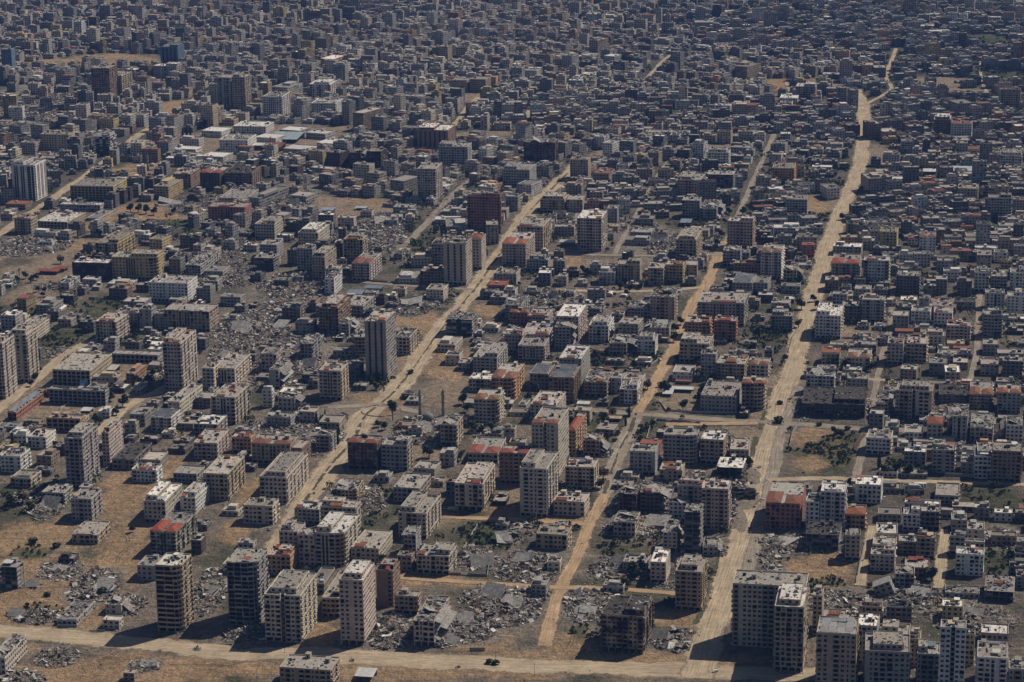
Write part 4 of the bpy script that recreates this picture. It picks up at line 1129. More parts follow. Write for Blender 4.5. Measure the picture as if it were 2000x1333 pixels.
        if rng.random() < .25:
            for i_ in range(4):
                for j_ in range(4): px, py = x0+.4+(w_-.8)*i_/3, y0+.4+(d_-.8)*j_/3; rf.box(px-.18, px+.18, py-.18, py+.18, h, h+rng.uniform(1, 2), 'wall', col)
    if e['r'] == 'X' and w_ > 9 and nf > 1 and 'f' not in fl:      # a torn roof slab tipping over the edge
        M = Matrix.Translation((rng.uniform(x0*.4, x1*.4), rng.uniform(y0*.5, y1*.3), h+1.4)) @ Matrix.Rotation(rng.random()*3, 4, 'Z') @ Matrix.Rotation(rng.uniform(.2, .5), 4, 'X')
        rf.box(-w_*.22, w_*.22, -w_*.2, w_*.2, -.15, .15, 'rubble', (.36, .34, .31), M)
    if not rf.F: rf.box(x0, x1, y0, y1, h, h+.05, 'roof', rcol)
    ro = rf.build('roof', root)
    # tiles, canopies, panels
    if e['r'] == 'R':
        t = MB(); tc = tuple(v*rng.uniform(.8, 1.2) for v in TILE)
        if w_ > 17: s = w_*.08; hip(t, x0+.3, -s, y0+.3, min(y0+d_*.5, y1-.5), h+1.0, 1.8, tc); hip(t, s, x1-.3, y0+.3, min(y0+d_*.38, y1-.5), h+1.0, 1.8, tc)
        else: hip(t, x0+.3, x1-.3, y0+.3, y0+max(5, d_*.7), h+1.0, 2.2, tc)
        t.build('tiled_roof', root)
    elif e['r'] == 'P' or (e['r'] in 'GWX' and rng.random() < .07):
        for k in range(rng.choice((1, 2, 2, 3))):
            t = MB(); tc = tuple(v*rng.uniform(.7, 1.2) for v in TILE); cw, cd = rng.uniform(.18, .4)*w_, rng.uniform(2, 4.5)
            cx = rng.uniform(x0+cw/2, x1-cw/2); cy = y0+.2 if rng.random() < .6 else rng.uniform(y0, y1-cd)
            t.f([(cx-cw/2, cy, h+ph+.5), (cx+cw/2, cy, h+ph+.5), (cx+cw/2, cy+cd, h+ph+1.6), (cx-cw/2, cy+cd, h+ph+1.6)], 'tile', tc)
            t.box(cx-cw/2, cx+cw/2, cy+cd, cy+cd+.2, h, h+ph+1.6, 'wall', col); t.box(cx-cw/2, cx-cw/2+.2, cy, cy+cd, h, h+ph+.5, 'wall', col); t.box(cx+cw/2-.2, cx+cw/2, cy, cy+cd, h, h+ph+.5, 'wall', col)
            t.f([(cx-cw/2, cy, h+ph+.4), (cx-cw/2, cy+cd, h+ph+1.5), (cx+cw/2, cy+cd, h+ph+1.5), (cx+cw/2, cy, h+ph+.4)], 'wall', col)
            t.build('red_canopy', root)
    if e['r'] == 'S':
        for k in range(max(2, int(d_/7))):
            t = MB(); yy = y0+1+k*(d_-3)/max(2, int(d_/7)); pc = ((.16, .165, .175) if nf < 9 else (.3, .3, .295)) if nf > 3 else (.33, .35, .37)
            M = Matrix.Translation((0, yy+2, h+2.2)) @ Matrix.Rotation(rng.uniform(.15, .35), 4, 'X') @ Matrix.Rotation(rng.gauss(0, .06), 4, 'Y')
            for q in range(4): t.box(-w_*.42+q*w_*.21, -w_*.42+(q+.94)*w_*.21, -2.2, 2.2, -.06, .06, 'metal', tuple(v*(.85+.12*((q+k) % 3)) for v in pc), M)
            for sx in (-.4, 0, .4): t.box(sx*w_-.08, sx*w_+.08, yy+1.9, yy+2.1, h, h+2.2, 'metal', (.2, .2, .2))
            t.build('solar_panel' if nf > 3 else 'metal_sheet_roof', root)
    # upper rooms, stair head, tanks
    if 'p' in fl or (nf > 3 and rng.random() < .42 and e['r'] not in 'RXS'):
        t = MB(); q_ = rng.random(); a, b = (x0+w_*rng.uniform(.05, .2), x1-w_*rng.uniform(.05, .2)) if 'p' in fl or q_ < .3 else (x0+w_*rng.uniform(.4, .55), x1-.5) if q_ < .65 else (x0+.5, x1-w_*rng.uniform(.4, .55)); cq, dq = y0+min(d_*.3, 5), y1-d_*.08
        if dq-cq > 3 and b-a > 3:
            for i_, (p, q) in enumerate((((a, cq), (b, cq)), ((b, cq), (b, dq)), ((b, dq), (a, dq)), ((a, dq), (a, cq)))):
                facade(t, p, q, h, h+3.1, 1, 'w'*max(1, int(math.dist(p, q)/3.6)), col, rng, {'window': [], 'balcony': []}, False, dm)
            t.f([(a, cq, h+3.1), (b, cq, h+3.1), (b, dq, h+3.1), (a, dq, h+3.1)], 'roof', rcol); roof_edge(t, [(a, cq), (b, cq), (b, dq), (a, dq)], h+3.1, .5, col, rng, False)
            debris(t, a+.6, b-.6, cq+.6, dq-.6, h+3.2, int((b-a)*(dq-cq)/9), rng, .6)
            for k in range(rng.choice((1, 2, 3))): bx, by = rng.uniform(a+.5, b-1.8), rng.uniform(cq+.5, dq-1.8); t.box(bx, bx+rng.uniform(.8, 2.4), by, by+rng.uniform(.8, 2), h+3.1, h+rng.uniform(3.7, 5.3), 'plain', rng.choice(((.5, .49, .46), (.05, .05, .05), (.3, .27, .24), (.4, .35, .3))))
            t.build('penthouse', root)
    elif nf >= 3 and e['r'] != 'X' and not ('x' in fl and rng.random() < .5) or 'h' in fl:
        for k in range(2 if w_ > 22 or 'h' in fl else 1):
            t = MB(); s, u2 = rng.uniform(2.4, 4), rng.uniform(3, 5.5); cx = rng.uniform(x0+s, x1-s) if w_ > 2*s+1 else 0; cy = rng.uniform(-d_*.1, max(-d_*.1, y1-u2)) ; hh = rng.uniform(2.3, 3.2)
            t.box(cx-s/2, cx+s/2, cy, cy+u2, h, h+hh, 'wall', col); t.box(cx-s/2-.2, cx+s/2+.2, cy-.2, cy+u2+.2, h+hh, h+hh+.18, 'roof', rcol); t.box(cx-.45, cx+.45, cy-.03, cy+.05, h+.1, h+2.1, 'glass', (.02, .02, .02))
            t.build('stair_head', root)
    if e['r'] not in 'RSX' and nf >= 3:
        for k in range(rng.choice((1, 2, 3, 4))):
            link('water_tank', tank_mesh(rng.choice((0, 0, 1, 1, 2))), root, (rng.uniform(x0+1.3, x1-1.3), rng.uniform(y0+1.3, y1-1.3), h+.02))
        if rng.random() < .6:
            t = MB()
            for k in range(rng.choice((1, 2, 3))): heater(t, rng.uniform(x0+1.5, x1-1.5), rng.uniform(y0+1.5, y1-1.5), h)
            t.build('solar_heater', root)
        if rng.random() < .5:
            t = MB(); cx, cy = rng.uniform(x0+2, x1-2), rng.uniform(y0+2, y1-2); ww, dd = rng.uniform(1.5, 3.5), rng.uniform(1.5, 3); cc = rng.choice(((.6, .6, .58), (.45, .43, .4), (.15, .18, .22), (.5, .38, .25), (.3, .12, .08)))
            t.f([(cx-ww, cy-dd, h+2.0), (cx+ww, cy-dd, h+2.0), (cx+ww, cy+dd, h+2.5), (cx-ww, cy+dd, h+2.5)], 'metal', cc)
            for sx in (-1, 1):
                for sy in (-1, 1): t.box(cx+sx*ww*.95-.06, cx+sx*ww*.95+.06, cy+sy*dd*.9-.06, cy+sy*dd*.9+.06, h, h+2.1, 'metal', (.25, .22, .2))
            t.build('sheet_canopy', root)
    if 'H' in fl:
        for sx in (-1, 1):
            t = MB(); cx = sx*w_*.27; t.box(cx-w_*.2, cx+w_*.2, y0-.2, y0+w_*.38, h, h+1.6, 'wall', col); hip(t, cx-w_*.2, cx+w_*.2, y0-.2, y0+w_*.38, h+1.8, 1.6, TILE); t.build('tiled_cap', root)
    if torn:
        xe = x1 if torn > 0 else x0; fh_ = h/nf
        for k in range(1, nf+1):
            m = MB(); dd = d_*rng.uniform(.45, .95); ya = rng.uniform(y0, y1-dd); an = torn*rng.uniform(.15, .95); L_ = tw*rng.uniform(.6, 1.25); g = rng.uniform(.22, .36)
            M = Matrix.Translation((xe, 0, k*fh_-.3)) @ Matrix.Rotation(an, 4, 'Y') @ Matrix.Rotation(rng.gauss(0, .08), 4, 'X')
            m.box(min(0, torn*L_), max(0, torn*L_), ya, ya+dd, -.15, .15, 'rubble', (g, g*.94, g*.86), M)
            for q in range(3): yy = ya+dd*rng.random(); m.box(min(torn*L_*.5, torn*L_*.58), max(torn*L_*.5, torn*L_*.58), yy-.15, yy+.15, -rng.uniform(.8, 2.2), -.15, 'rubble', (g*.8, g*.75, g*.7), M)
            m.build('sagging_floor', root)
        m = MB(); debris(m, min(xe, xe+torn*tw*1.3), max(xe, xe+torn*tw*1.3), y0-1.5, y1, .3, int(tw*d_*.8)+20, rng, 1.0); debris(m, min(xe, xe+torn*tw), max(xe, xe+torn*tw), y0, y1, 1.6, int(tw*d_*.4)+10, rng, 1.1); m.build('broken_debris', root)
    # windows and balconies
    if len(outs['window']) > 100: outs['window'] = outs['window'][:100]
    for (p, ww, wh, an) in outs['window']:
        o = link('window', window_mesh(), root, p, an); o.scale = (ww, 1, wh)
    if det:
        for (p, ww, an, fh, c) in outs['balcony'][:100]:
            if rng.random() < dm*3: continue
            link('balcony', balcony_mesh(ww, fh, c, 0), root, p, an)
    return root
gname = {'apartment_building': 'apartment buildings across the shelled district', 'small_house': 'low houses among the apartment blocks', 'ruined_building': 'ruined buildings of the district', 'apartment_tower': 'apartment towers of the district', 'school_building': 'school buildings by the dusty streets'}
bigs = sorted(MAIN, key=lambda e: -e['area'])
for k, e in enumerate(bigs):
    e['group'] = gname.get(e['name'])
    make_building(e, k < 62)
# ---------------------------------------------------------------- the rest of the city (past the 300 largest): one mass
class NB:                                       # arrays of quads
    def __init__(s): s.q = []; s.m = []; s.c = []
    def add(s, quads, mat, col):                # quads (n,4,3), col (n,4)
        s.q.append(quads); s.m.append(np.full(len(quads), mat)); s.c.append(col)
    def build(s, name, mats):
        q = np.concatenate(s.q); n = len(q); col = np.repeat(np.concatenate(s.c), 4, axis=0)
        return mesh_from(name, q.reshape(-1, 3), np.arange(n*4), np.arange(n)*4, np.full(n, 4), np.concatenate(s.m), col, mats)
def boxes(nb, cu, cv, w_, d_, z0, z1, mats, cs, cr, rot=None):
    """upright boxes; centres in street-grid coordinates; mats=(side, top)"""
    n = len(cu); r = np.zeros(n) if rot is None else rot
    c, s = np.cos(r), np.sin(r); P = []
    for sx, sy in ((-1, -1), (1, -1), (1, 1), (-1, 1)):
        a, b = sx*w_/2, sy*d_/2; u = cu+a*c-b*s; v = cv+a*s+b*c; P.append((u*UU[0]+v*VV[0], u*UU[1]+v*VV[1]))
    def q(i_, za, j_, zb, k_, zc, l_, zd): return np.stack([np.stack([P[a][0], P[a][1], z], 1) for a, z in ((i_, za), (j_, zb), (k_, zc), (l_, zd))], 1)
    for a, b in ((0, 1), (1, 2), (2, 3), (3, 0)): nb.add(q(a, z0, b, z0, b, z1, a, z1), mats[0], cs)
    nb.add(q(0, z1, 1, z1, 2, z1, 3, z1), mats[1], cr)
occ = np.array([(e['u'], e['v']+e['d']/2, e['w']/2, e['d']/2) for e in ents])
lots = []                                       # u, v(centre), w, d, floors, colour letter, roof letter, storey height
rg = random.Random(11)
KEEP = [(1330, 765), (1305, 772), (216, 726), (170, 806), (640, 415), (706, 410), (695, 582), (730, 570), (1340, 440), (1108, 480), (300, 905), (1140, 800), (1197, 822), (1870, 342), (1815, 342), (885, 1000), (95, 535), (118, 530), (1335, 750), (821, 815), (866, 812), (837, 822), (767, 822), (275, 332), (289, 332), (298, 332), (1722, 1158), (1191, 578), (1218, 580),
        (164, 762), (940, 1105), (200, 1155), (1452, 975), (1530, 1060), (1956, 1050), (805, 600), (575, 402), (585, 690), (525, 720), (470, 650), (545, 640), (745, 440), (1290, 480), (1080, 590), (1285, 1030), (720, 275), (330, 400), (600, 720), (690, 640), (1790, 1165), (1797, 951), (745, 800), (1516, 827), (790, 790), (1302, 768), (1334, 800)]
for e in REST: lots.append((e['u'], e['v']+e['d']/2, e['w'], e['d'], e['h'], e['c'], e['r']))
v = 1500.0
row = 0
while v < 5900:
    dr = rg.uniform(11, 19) ; gap = 5.5 if row % 2 else rg.choice((1.0, 2.0))
    u = -1900.0+rg.uniform(0, 20); cnt = 0
    while u < 1500:
        ww = rg.uniform(10, 24); cu, cv = u+ww/2, v+dr/2; cnt += 1; u += ww+(rg.choice((.6, 1.5, 3)) if cnt % 4 else rg.uniform(5, 8))
        x, y = uv2xy(cu, cv); px, py, dd = pr((x, y, 0))
        if not (-260 < px < 2260) or py < -75: continue
        near = (py > 330 and px < 640) or (py > 470 and px < 1560)
        if py > 1130: continue
        if near and rg.random() < (.62 if py > 900 else .36 if px > 700 else .2): continue
        if near: ww *= .75
        if on_road(*uv2xy(cu-ww*.4, cv-dr*.4)) or on_road(*uv2xy(cu+ww*.4, cv-dr*.4)) or on_road(*uv2xy(cu-ww*.4, cv+dr*.4)) or on_road(*uv2xy(cu+ww*.4, cv+dr*.4)) or on_road(x, y): continue
        z = zone_at(x, y)
        if z and (z in 'stg' or rg.random() < .7): continue
        if np.any((np.abs(occ[:, 0]-cu) < occ[:, 2]+ww/2+.8) & (np.abs(occ[:, 1]-cv) < occ[:, 3]+dr/2+.8)): continue
        hid = (np.abs(occ[:, 0]-cu) < occ[:, 2]+3) & (occ[:, 1]-cv > 0) & (occ[:, 1]-cv < 70+occ[:, 3])     # keep the catalogued fronts in view
        if any(abs(px-a_) < 14+5 and abs(py-b_) < 9 for a_, b_ in KEEP): continue
        if rg.random() < .07: continue
        if not (py > 470) and rg.random() < .02 and not on_road(*uv2xy(cu+12, cv)) and not np.any((np.abs(occ[:, 0]-cu-9) < occ[:, 2]+17) & (np.abs(occ[:, 1]-cv) < occ[:, 3]+9)): lots.append((cu+9, cv, rg.uniform(24, 36), dr*1.05, rg.uniform(4, 8), 'w', 'W')); u += 22; continue
        tall = max(0.0, 1-abs(px-420)/620)*(py < 330)
        if px > 1100: nf = rg.choice((1, 1, 2, 2, 3, 3, 4, 5))
        else: nf = rg.choice((1, 2, 2, 3, 3, 4, 5, 6))
        if rg.random() < .025+.09*tall: nf = rg.randint(6, 10)
        if py < 90 and rg.random() < .5: nf = max(1, nf-1)
        if near or py > 640: nf = rg.choice((1, 1, 2, 2, 3) if py > 560 or px > 1100 else (1, 2, 3, 4, 5))
        if any(on_road(x+o_*.12, y+dr/2+o_) for o_ in (10, 17, 24, 31)): nf = min(nf, 2)
        if hid.any(): nf = min(nf, 2 if py < 640 else 1)
        k = rg.random(); right = px > 1200
        c = 'g' if k < .42 else 'd' if k < (.66 if right else .5) else 'c' if k < .74 else 't' if k < .82 else 'w' if k < .88 else 'p' if k < .94 else 'n' if k < .96 else 'y' if k < .98 else 'o'
        if near and rg.random() < .5: c = rg.choice('dddgk')
        lots.append((cu, cv, ww*rg.uniform(.85, 1), dr*rg.uniform(.75, 1), nf*3.1+rg.uniform(0, .8), c, rg.choice('XXXXGGW' if near else 'GGGGGGWKKXXR' if rg.random() < .5 else 'GGGGKX')))
        if rg.random() < .2 and nf > 2:           # a lower wing beside it
            lots.append((cu+rg.uniform(-2, 2), cv-dr*.3, ww*.7, dr*.8, max(3, (nf-2)*3.1), c, 'G'))
    v += dr+gap; row += 1
La = np.array([l[:5] for l in lots]); n = len(La); rr = np.random.RandomState(3)
print('mass buildings', n)
CR = 1*np.array([COLS[l[5]] for l in lots])*rr.uniform(.6, 1.15, (n, 1)); CR = np.clip(CR, 0, 1)
RC = np.array([RCOL[l[6]] for l in lots])*rr.uniform(.6, 1.2, (n, 1))
one = lambda c, a: np.concatenate([c, np.full((len(c), 1), 0.)+(a[:, None] if hasattr(a, 'shape') else a)], 1)
burn = np.where(rr.rand(n) < .12, .5, -.1)
nb = NB(); U_, V_, W_, D_, H_ = La.T; rot = rr.normal(0, .035, n)+(vnoise(U_, V_, 260, 31)-.5)*1.1*np.clip((V_-2300)/500, 0, 1)
boxes(nb, U_, V_, W_, D_, np.zeros(n), H_, (0, 1), one(CR, burn), one(RC, burn-.1), rot)
# parapets: four thin walls
pc = one(np.clip(CR*1.12, 0, 1), burn); ph = rr.uniform(.5, 1.1, n)
for sx, sy in ((0, -1), (0, 1), (-1, 0), (1, 0)):
    ou, ov = sx*(W_/2-.13), sy*(D_/2-.13); cu = U_+ou*np.cos(rot)-ov*np.sin(rot); cv = V_+ou*np.sin(rot)+ov*np.cos(rot)
    boxes(nb, cu, cv, np.full(n, .24) if sx else W_, D_-.5 if sx else np.full(n, .24), H_, H_+ph, (0, 0), pc, pc, rot)
# stair heads, tanks, sheds on the roofs
for k in range(5):
    s = rr.rand(n) < (.75, .8, .6, .45, .3)[k]; m_ = s.sum()
    if k == 0: w2, d2, h2 = rr.uniform(2.5, 4, m_), rr.uniform(3, 5, m_), rr.uniform(2.2, 3, m_); cc = one(CR[s], burn[s])
    elif k == 4: w2, d2, h2 = W_[s]*.5, D_[s]*.5, np.full(m_, 3.0); cc = one(CR[s]*.95, burn[s])
    else:
        w2, d2, h2 = rr.uniform(1, 3.2, m_), rr.uniform(1, 2.6, m_), rr.uniform(.5, 1.9, m_); pal = np.array([(.6, .6, .58), (.5, .49, .46), (.04, .04, .045), (.05, .05, .05), (.3, .28, .25), (.2, .18, .16), (.3, .12, .07), (.16, .22, .28)]); cc = one(pal[rr.randint(0, 8, m_)], 0.)
    boxes(nb, U_[s]+(rr.rand(m_)-.5)*(W_[s]-w2-1), V_[s]+(rr.rand(m_)-.5)*(D_[s]-d2-1), w2, d2, H_[s], H_[s]+h2, (0, 1), cc, cc if k else one(RC[s], 0.), rot[s])
# red tiled tops
s = np.array([l[6] == 'R' for l in lots]); tc = one(np.array([TILE])*rr.uniform(.7, 1.2, (s.sum(), 1)), 0.); boxes(nb, U_[s], V_[s]-D_[s]*.12, W_[s]+.8, D_[s]*.7, H_[s]+.9, H_[s]+1.5, (3, 3), tc, tc, rot[s])
# rubble on smashed roofs
s = np.array([l[6] in 'XK' for l in lots])
for k in range(7):
    m_ = s.sum(); g = rr.uniform(.1, .45, m_)[:, None]*np.array([[1.05, 1, .9]]); boxes(nb, U_[s]+(rr.rand(m_)-.5)*W_[s]*.85, V_[s]+(rr.rand(m_)-.5)*D_[s]*.85, rr.uniform(.6, 3, m_), rr.uniform(.5, 2, m_), H_[s], H_[s]+rr.uniform(.3, 1.4, m_), (0, 1), one(g, 0.), one(g, 0.), rr.rand(m_)*3)
# window openings, front / right / left / back, each a recess-dark panel with a sill
for side in range(4):
    QQ = []; SQ = []
    for i_ in range(n):
        L = (W_[i_] if side in (0, 3) else D_[i_]); nc = max(1, int(L/3.3)); nfl = max(1, int(round(H_[i_]/3.15))); fh = H_[i_]/nfl
        a = (np.arange(nc)+.5)/nc*L-L/2; ow = min(1.8, L/nc*.55)
        A, K = np.meshgrid(a, np.arange(nfl)); A = A.ravel(); K = K.ravel(); keep = rr.rand(len(A)) > .13; A = A[keep]; K = K[keep]; m_ = len(A)
        if not m_: continue
        wd = np.where(rr.rand(m_) < .18, ow*1.5, ow)*rr.uniform(.8, 1.1, m_); zb = K*fh+fh*.3; zt = zb+fh*rr.uniform(.4, .52, m_)
        o = (D_[i_] if side in (0, 3) else W_[i_])/2+.03
        if side == 0: f = lambda t: (t, np.full(m_, -o))
        elif side == 1: f = lambda t: (np.full(m_, o), t)
        elif side == 2: f = lambda t: (np.full(m_, -o), -t)
        else: f = lambda t: (-t, np.full(m_, o))
        cs_, sn = math.cos(rot[i_]), math.sin(rot[i_])
        def pt(t, z):
            lu, lv = f(t); u = U_[i_]+lu*cs_-lv*sn; vv_ = V_[i_]+lu*sn+lv*cs_; return np.stack([u*UU[0]+vv_*VV[0], u*UU[1]+vv_*VV[1], z], 1)
        QQ.append(np.stack([pt(A-wd/2, zb), pt(A+wd/2, zb), pt(A+wd/2, zt), pt(A-wd/2, zt)], 1))
    QQ = np.concatenate(QQ); nb.add(QQ, 2, np.tile(np.array([[.02, .02, .02, 0]]), (len(QQ), 1)))
o = link('building_mass', nb.build('building_mass', ['wall', 'roof', 'glass', 'tile']))
tag(o, 'thousands of small grey and cream houses packed to the hazy far edge of the city', 'buildings', kind='stuff')

# ---------------------------------------------------------------- rubble
def chunks(N, cx, cy, a, b, hm, rs_, smin=.25, smax=1.6, flat=.35, spread=1.0, pale=1.0):
    r = np.sqrt(rs_.rand(N))*spread; t = rs_.rand(N)*6.2832; x = cx+r*np.cos(t)*a; y = cy+r*np.sin(t)*b
    z = hm*np.clip(1-r/spread, 0, 1)**1.3*(.5+vnoise(x, y, 5, 3))*rs_.uniform(.75, 1.05, N)
    return x, y, z
def chunk_quads(x, y, z, s, rs_, flat=.35):
    n = len(x); l = s*rs_.uniform(.6, 1.6, n); w2 = s*rs_.uniform(.4, 1.1, n); h = s*flat*rs_.uniform(.3, 1.2, n)
    A = rs_.rand(n)*6.2832; Bt = rs_.normal(0, .5, n); G = rs_.normal(0, .4, n)
    ca, sa, cb, sb, cg, sg = np.cos(A), np.sin(A), np.cos(Bt), np.sin(Bt), np.cos(G), np.sin(G)
    P = []
    for i_, (sx, sy, sz) in enumerate(((-1, -1, -1), (1, -1, -1), (1, 1, -1), (-1, 1, -1), (-1, -1, 1), (1, -1, 1), (1, 1, 1), (-1, 1, 1))):
        jx = rs_.uniform(.7, 1.1, n); px, py, pz = sx*l/2*jx, sy*w2/2*rs_.uniform(.7, 1.1, n), sz*h/2
        py, pz = py*cb-pz*sb, py*sb+pz*cb; px, pz = px*cg+pz*sg, -px*sg+pz*cg; px, py = px*ca-py*sa, px*sa+py*ca
        P.append(np.stack([px+x, py+y, pz+z+h*.3], 1))
    return np.concatenate([np.stack([P[a] for a in f], 1) for f in ((4, 5, 6, 7), (0, 1, 5, 4), (1, 2, 6, 5), (2, 3, 7, 6), (3, 0, 4, 7))])
def chunk_cols(n, rs_, pale=1.0):
    pal = np.array([(.235, .205, .17), (.30, .27, .23), (.19, .165, .135), (.38, .35, .31), (.14, .12, .1), (.29, .235, .175), (.5, .48, .44), (.25, .17, .12), (.1, .09, .08), (.64, .62, .58)])
    w2 = np.array([5, 4, 4, 4, 4, 3, 3, .6, 4, 2.]); c = pal[rs_.choice(len(pal), n, p=w2/w2.sum())]*rs_.uniform(.8, 1.2, (n, 1))*pale
    return np.tile(np.concatenate([c, np.zeros((n, 1))], 1), (5, 1))
rb = NB(); rs2 = np.random.RandomState(9)
for part in HEAPS.replace('\n', ';').split(';'):
    p = list(map(float, part.split())); c = at(p[0], p[1]); a = abs(at(p[0]+p[2], p[1])[0]-c[0]); b = abs(at(p[0], p[1]-p[3])[1]-c[1]); hm = p[4]
    N = int(min(13000, a*b*6.5)); x, y, z = chunks(N, c[0], c[1], a, b, hm, rs2, spread=1.15)
    ok = np.array([not on_road(q, w_) for q, w_ in zip(x, y)]) | (rs2.rand(N) < .03); x, y, z = x[ok], y[ok], z[ok]; n2 = len(x)
    s = rs2.choice([.25, .4, .7, 1.1, 1.9, 3.4], n2, p=[.33, .3, .2, .1, .045, .025])
    rb.add(chunk_quads(x, y, z, s, rs2), 0, chunk_cols(n2, rs2))
    nb_ = int(min(60, a*b*.022*(1+hm*.4))); x, y, z = chunks(nb_, c[0], c[1], a, b, hm, rs2, spread=.9); ok = np.array([not on_road(q, w_) for q, w_ in zip(x, y)], bool); x, y, z = x[ok], y[ok], z[ok]; n2 = len(x)
    if n2: rb.add(chunk_quads(x, y, z, rs2.uniform(3.5, 7, n2), rs2, .07), 0, chunk_cols(n2, rs2))
    # the mound under the pieces
    if hm > 1.2:
        K = 14; rad = np.linspace(0, 1, 6); Q2 = []; th = np.arange(K+1)*6.2832/K
        def hp(r, t):
            x = c[0]+a*r*math.cos(t)*1.05; y = c[1]+b*r*math.sin(t)*1.05; return (x, y, hm*max(0, 1-r)**1.2*(.55+.6*float(vnoise(np.array([x]), np.array([y]), 6, 4)[0]))-.3)
        for i_ in range(5):
            for k in range(K): Q2.append([hp(rad[i_], th[k]), hp(rad[i_+1], th[k]), hp(rad[i_+1], th[k+1]), hp(rad[i_], th[k+1])])
        rb.add(np.array(Q2), 0, np.tile([[.2, .17, .135, 0]], (len(Q2), 1)))
# pieces strewn at the feet of the buildings and over the waste ground
N = 190000; x = rs2.uniform(-560, 660, N); y = 1330+1900*rs2.rand(N)**1.25; px, py, _ = prn(np.stack([x, y, np.zeros(N)], 1)); dens = vnoise(x, y, 22, 6)*.7+vnoise(x, y, 7, 7)*.3
ok = (px > -120) & (px < 2120) & (dens > .44); x, y, dens = x[ok], y[ok], dens[ok]
ok = np.array([(not on_road(q, w_)) and ((zone_at(q, w_) or 'r') not in 'stg' or rg.random() < .3) for q, w_ in zip(x, y)]); x, y, dens = x[ok], y[ok], dens[ok]; n2 = len(x)
rb.add(chunk_quads(x, y, np.zeros(n2), rs2.choice([.3, .5, .8, 1.3], n2, p=[.4, .35, .2, .05]), rs2), 0, chunk_cols(n2, rs2, .9))
N = 26000; k = rs2.randint(0, len(MAIN), N); E_ = np.array([(e['u'], e['v']+e['d']/2, e['w']/2, e['d']/2) for e in MAIN]); side = rs2.randint(0, 3, N); t = rs2.uniform(-1.1, 1.1, N); of = rs2.exponential(1.6, N)+.1
u = np.where(side == 0, E_[k, 0]+t*E_[k, 2], E_[k, 0]+np.where(side == 1, 1, -1)*(E_[k, 2]+of)); vv = np.where(side == 0, E_[k, 1]-E_[k, 3]-of, E_[k, 1]+t*E_[k, 3])
x, y = u*UU[0]+vv*VV[0], u*UU[1]+vv*VV[1]
rb.add(chunk_quads(x, y, np.zeros(N), rs2.choice([.35, .6, 1, 1.6], N, p=[.35, .35, .22, .08]), rs2), 0, chunk_cols(N, rs2))
tag(link('rubble', rb.build('rubble', ['rubble'])), 'grey broken concrete strewn in heaps between the shelled buildings', 'rubble', kind='stuff')
# ---------------------------------------------------------------- collapsed slabs and ruins
def ruin(px, py, w_, d_, n, lean, label, seed, step=1.0, az=None):
    rng = random.Random(seed); x, y = at(px, py); root = thing('collapsed_building', label, 'ruin', (x, y, 0), ROTZ+(rng.uniform(-.5, .5) if az is None else az), 'collapsed buildings among the rubble')
    z = .5
    for k in range(n):
        m = MB(); q = lean*(1+.25*k)*rng.uniform(.7, 1.2); sw, sd = w_*rng.uniform(.8, 1), d_*rng.uniform(.75, 1); g = rng.uniform(.26, .42)
        M = Matrix.Translation((rng.uniform(-1.5, 1.5)*step, rng.uniform(-1, 1)*step+k*.5, z+sd*.25*abs(math.sin(q)))) @ Matrix.Rotation(q, 4, 'X') @ Matrix.Rotation(rng.gauss(0, .12), 4, 'Y') @ Matrix.Rotation(rng.gauss(0, .1), 4, 'Z')
        m.box(-sw/2, sw/2, -sd/2, sd/2, -.16, .16, 'rubble', (g, g*.95, g*.88), M)
        for j in range(3): bx = -sw/2+sw*(j+.5)/3; m.box(bx-.2, bx+.2, -sd/2+.2, sd/2-.2, -.45, -.17, 'rubble', (g*.7, g*.66, g*.6), M)
        for j in range(3):
            a = rng.uniform(-sw/2, sw/2-2); m.box(a, a+rng.uniform(1, 3), -sd/2+.2, -sd/2+.4, -1.6, -.2, 'wall', (.33, .29, .24), M)
        m.build('fallen_slab', root); z += rng.uniform(.7, 1.5)
    m = MB(); debris(m, -w_*.65, w_*.65, -d_*.7, d_*.6, .1, int(w_*d_/5), rng, 1.1); m.build('broken_debris', root)
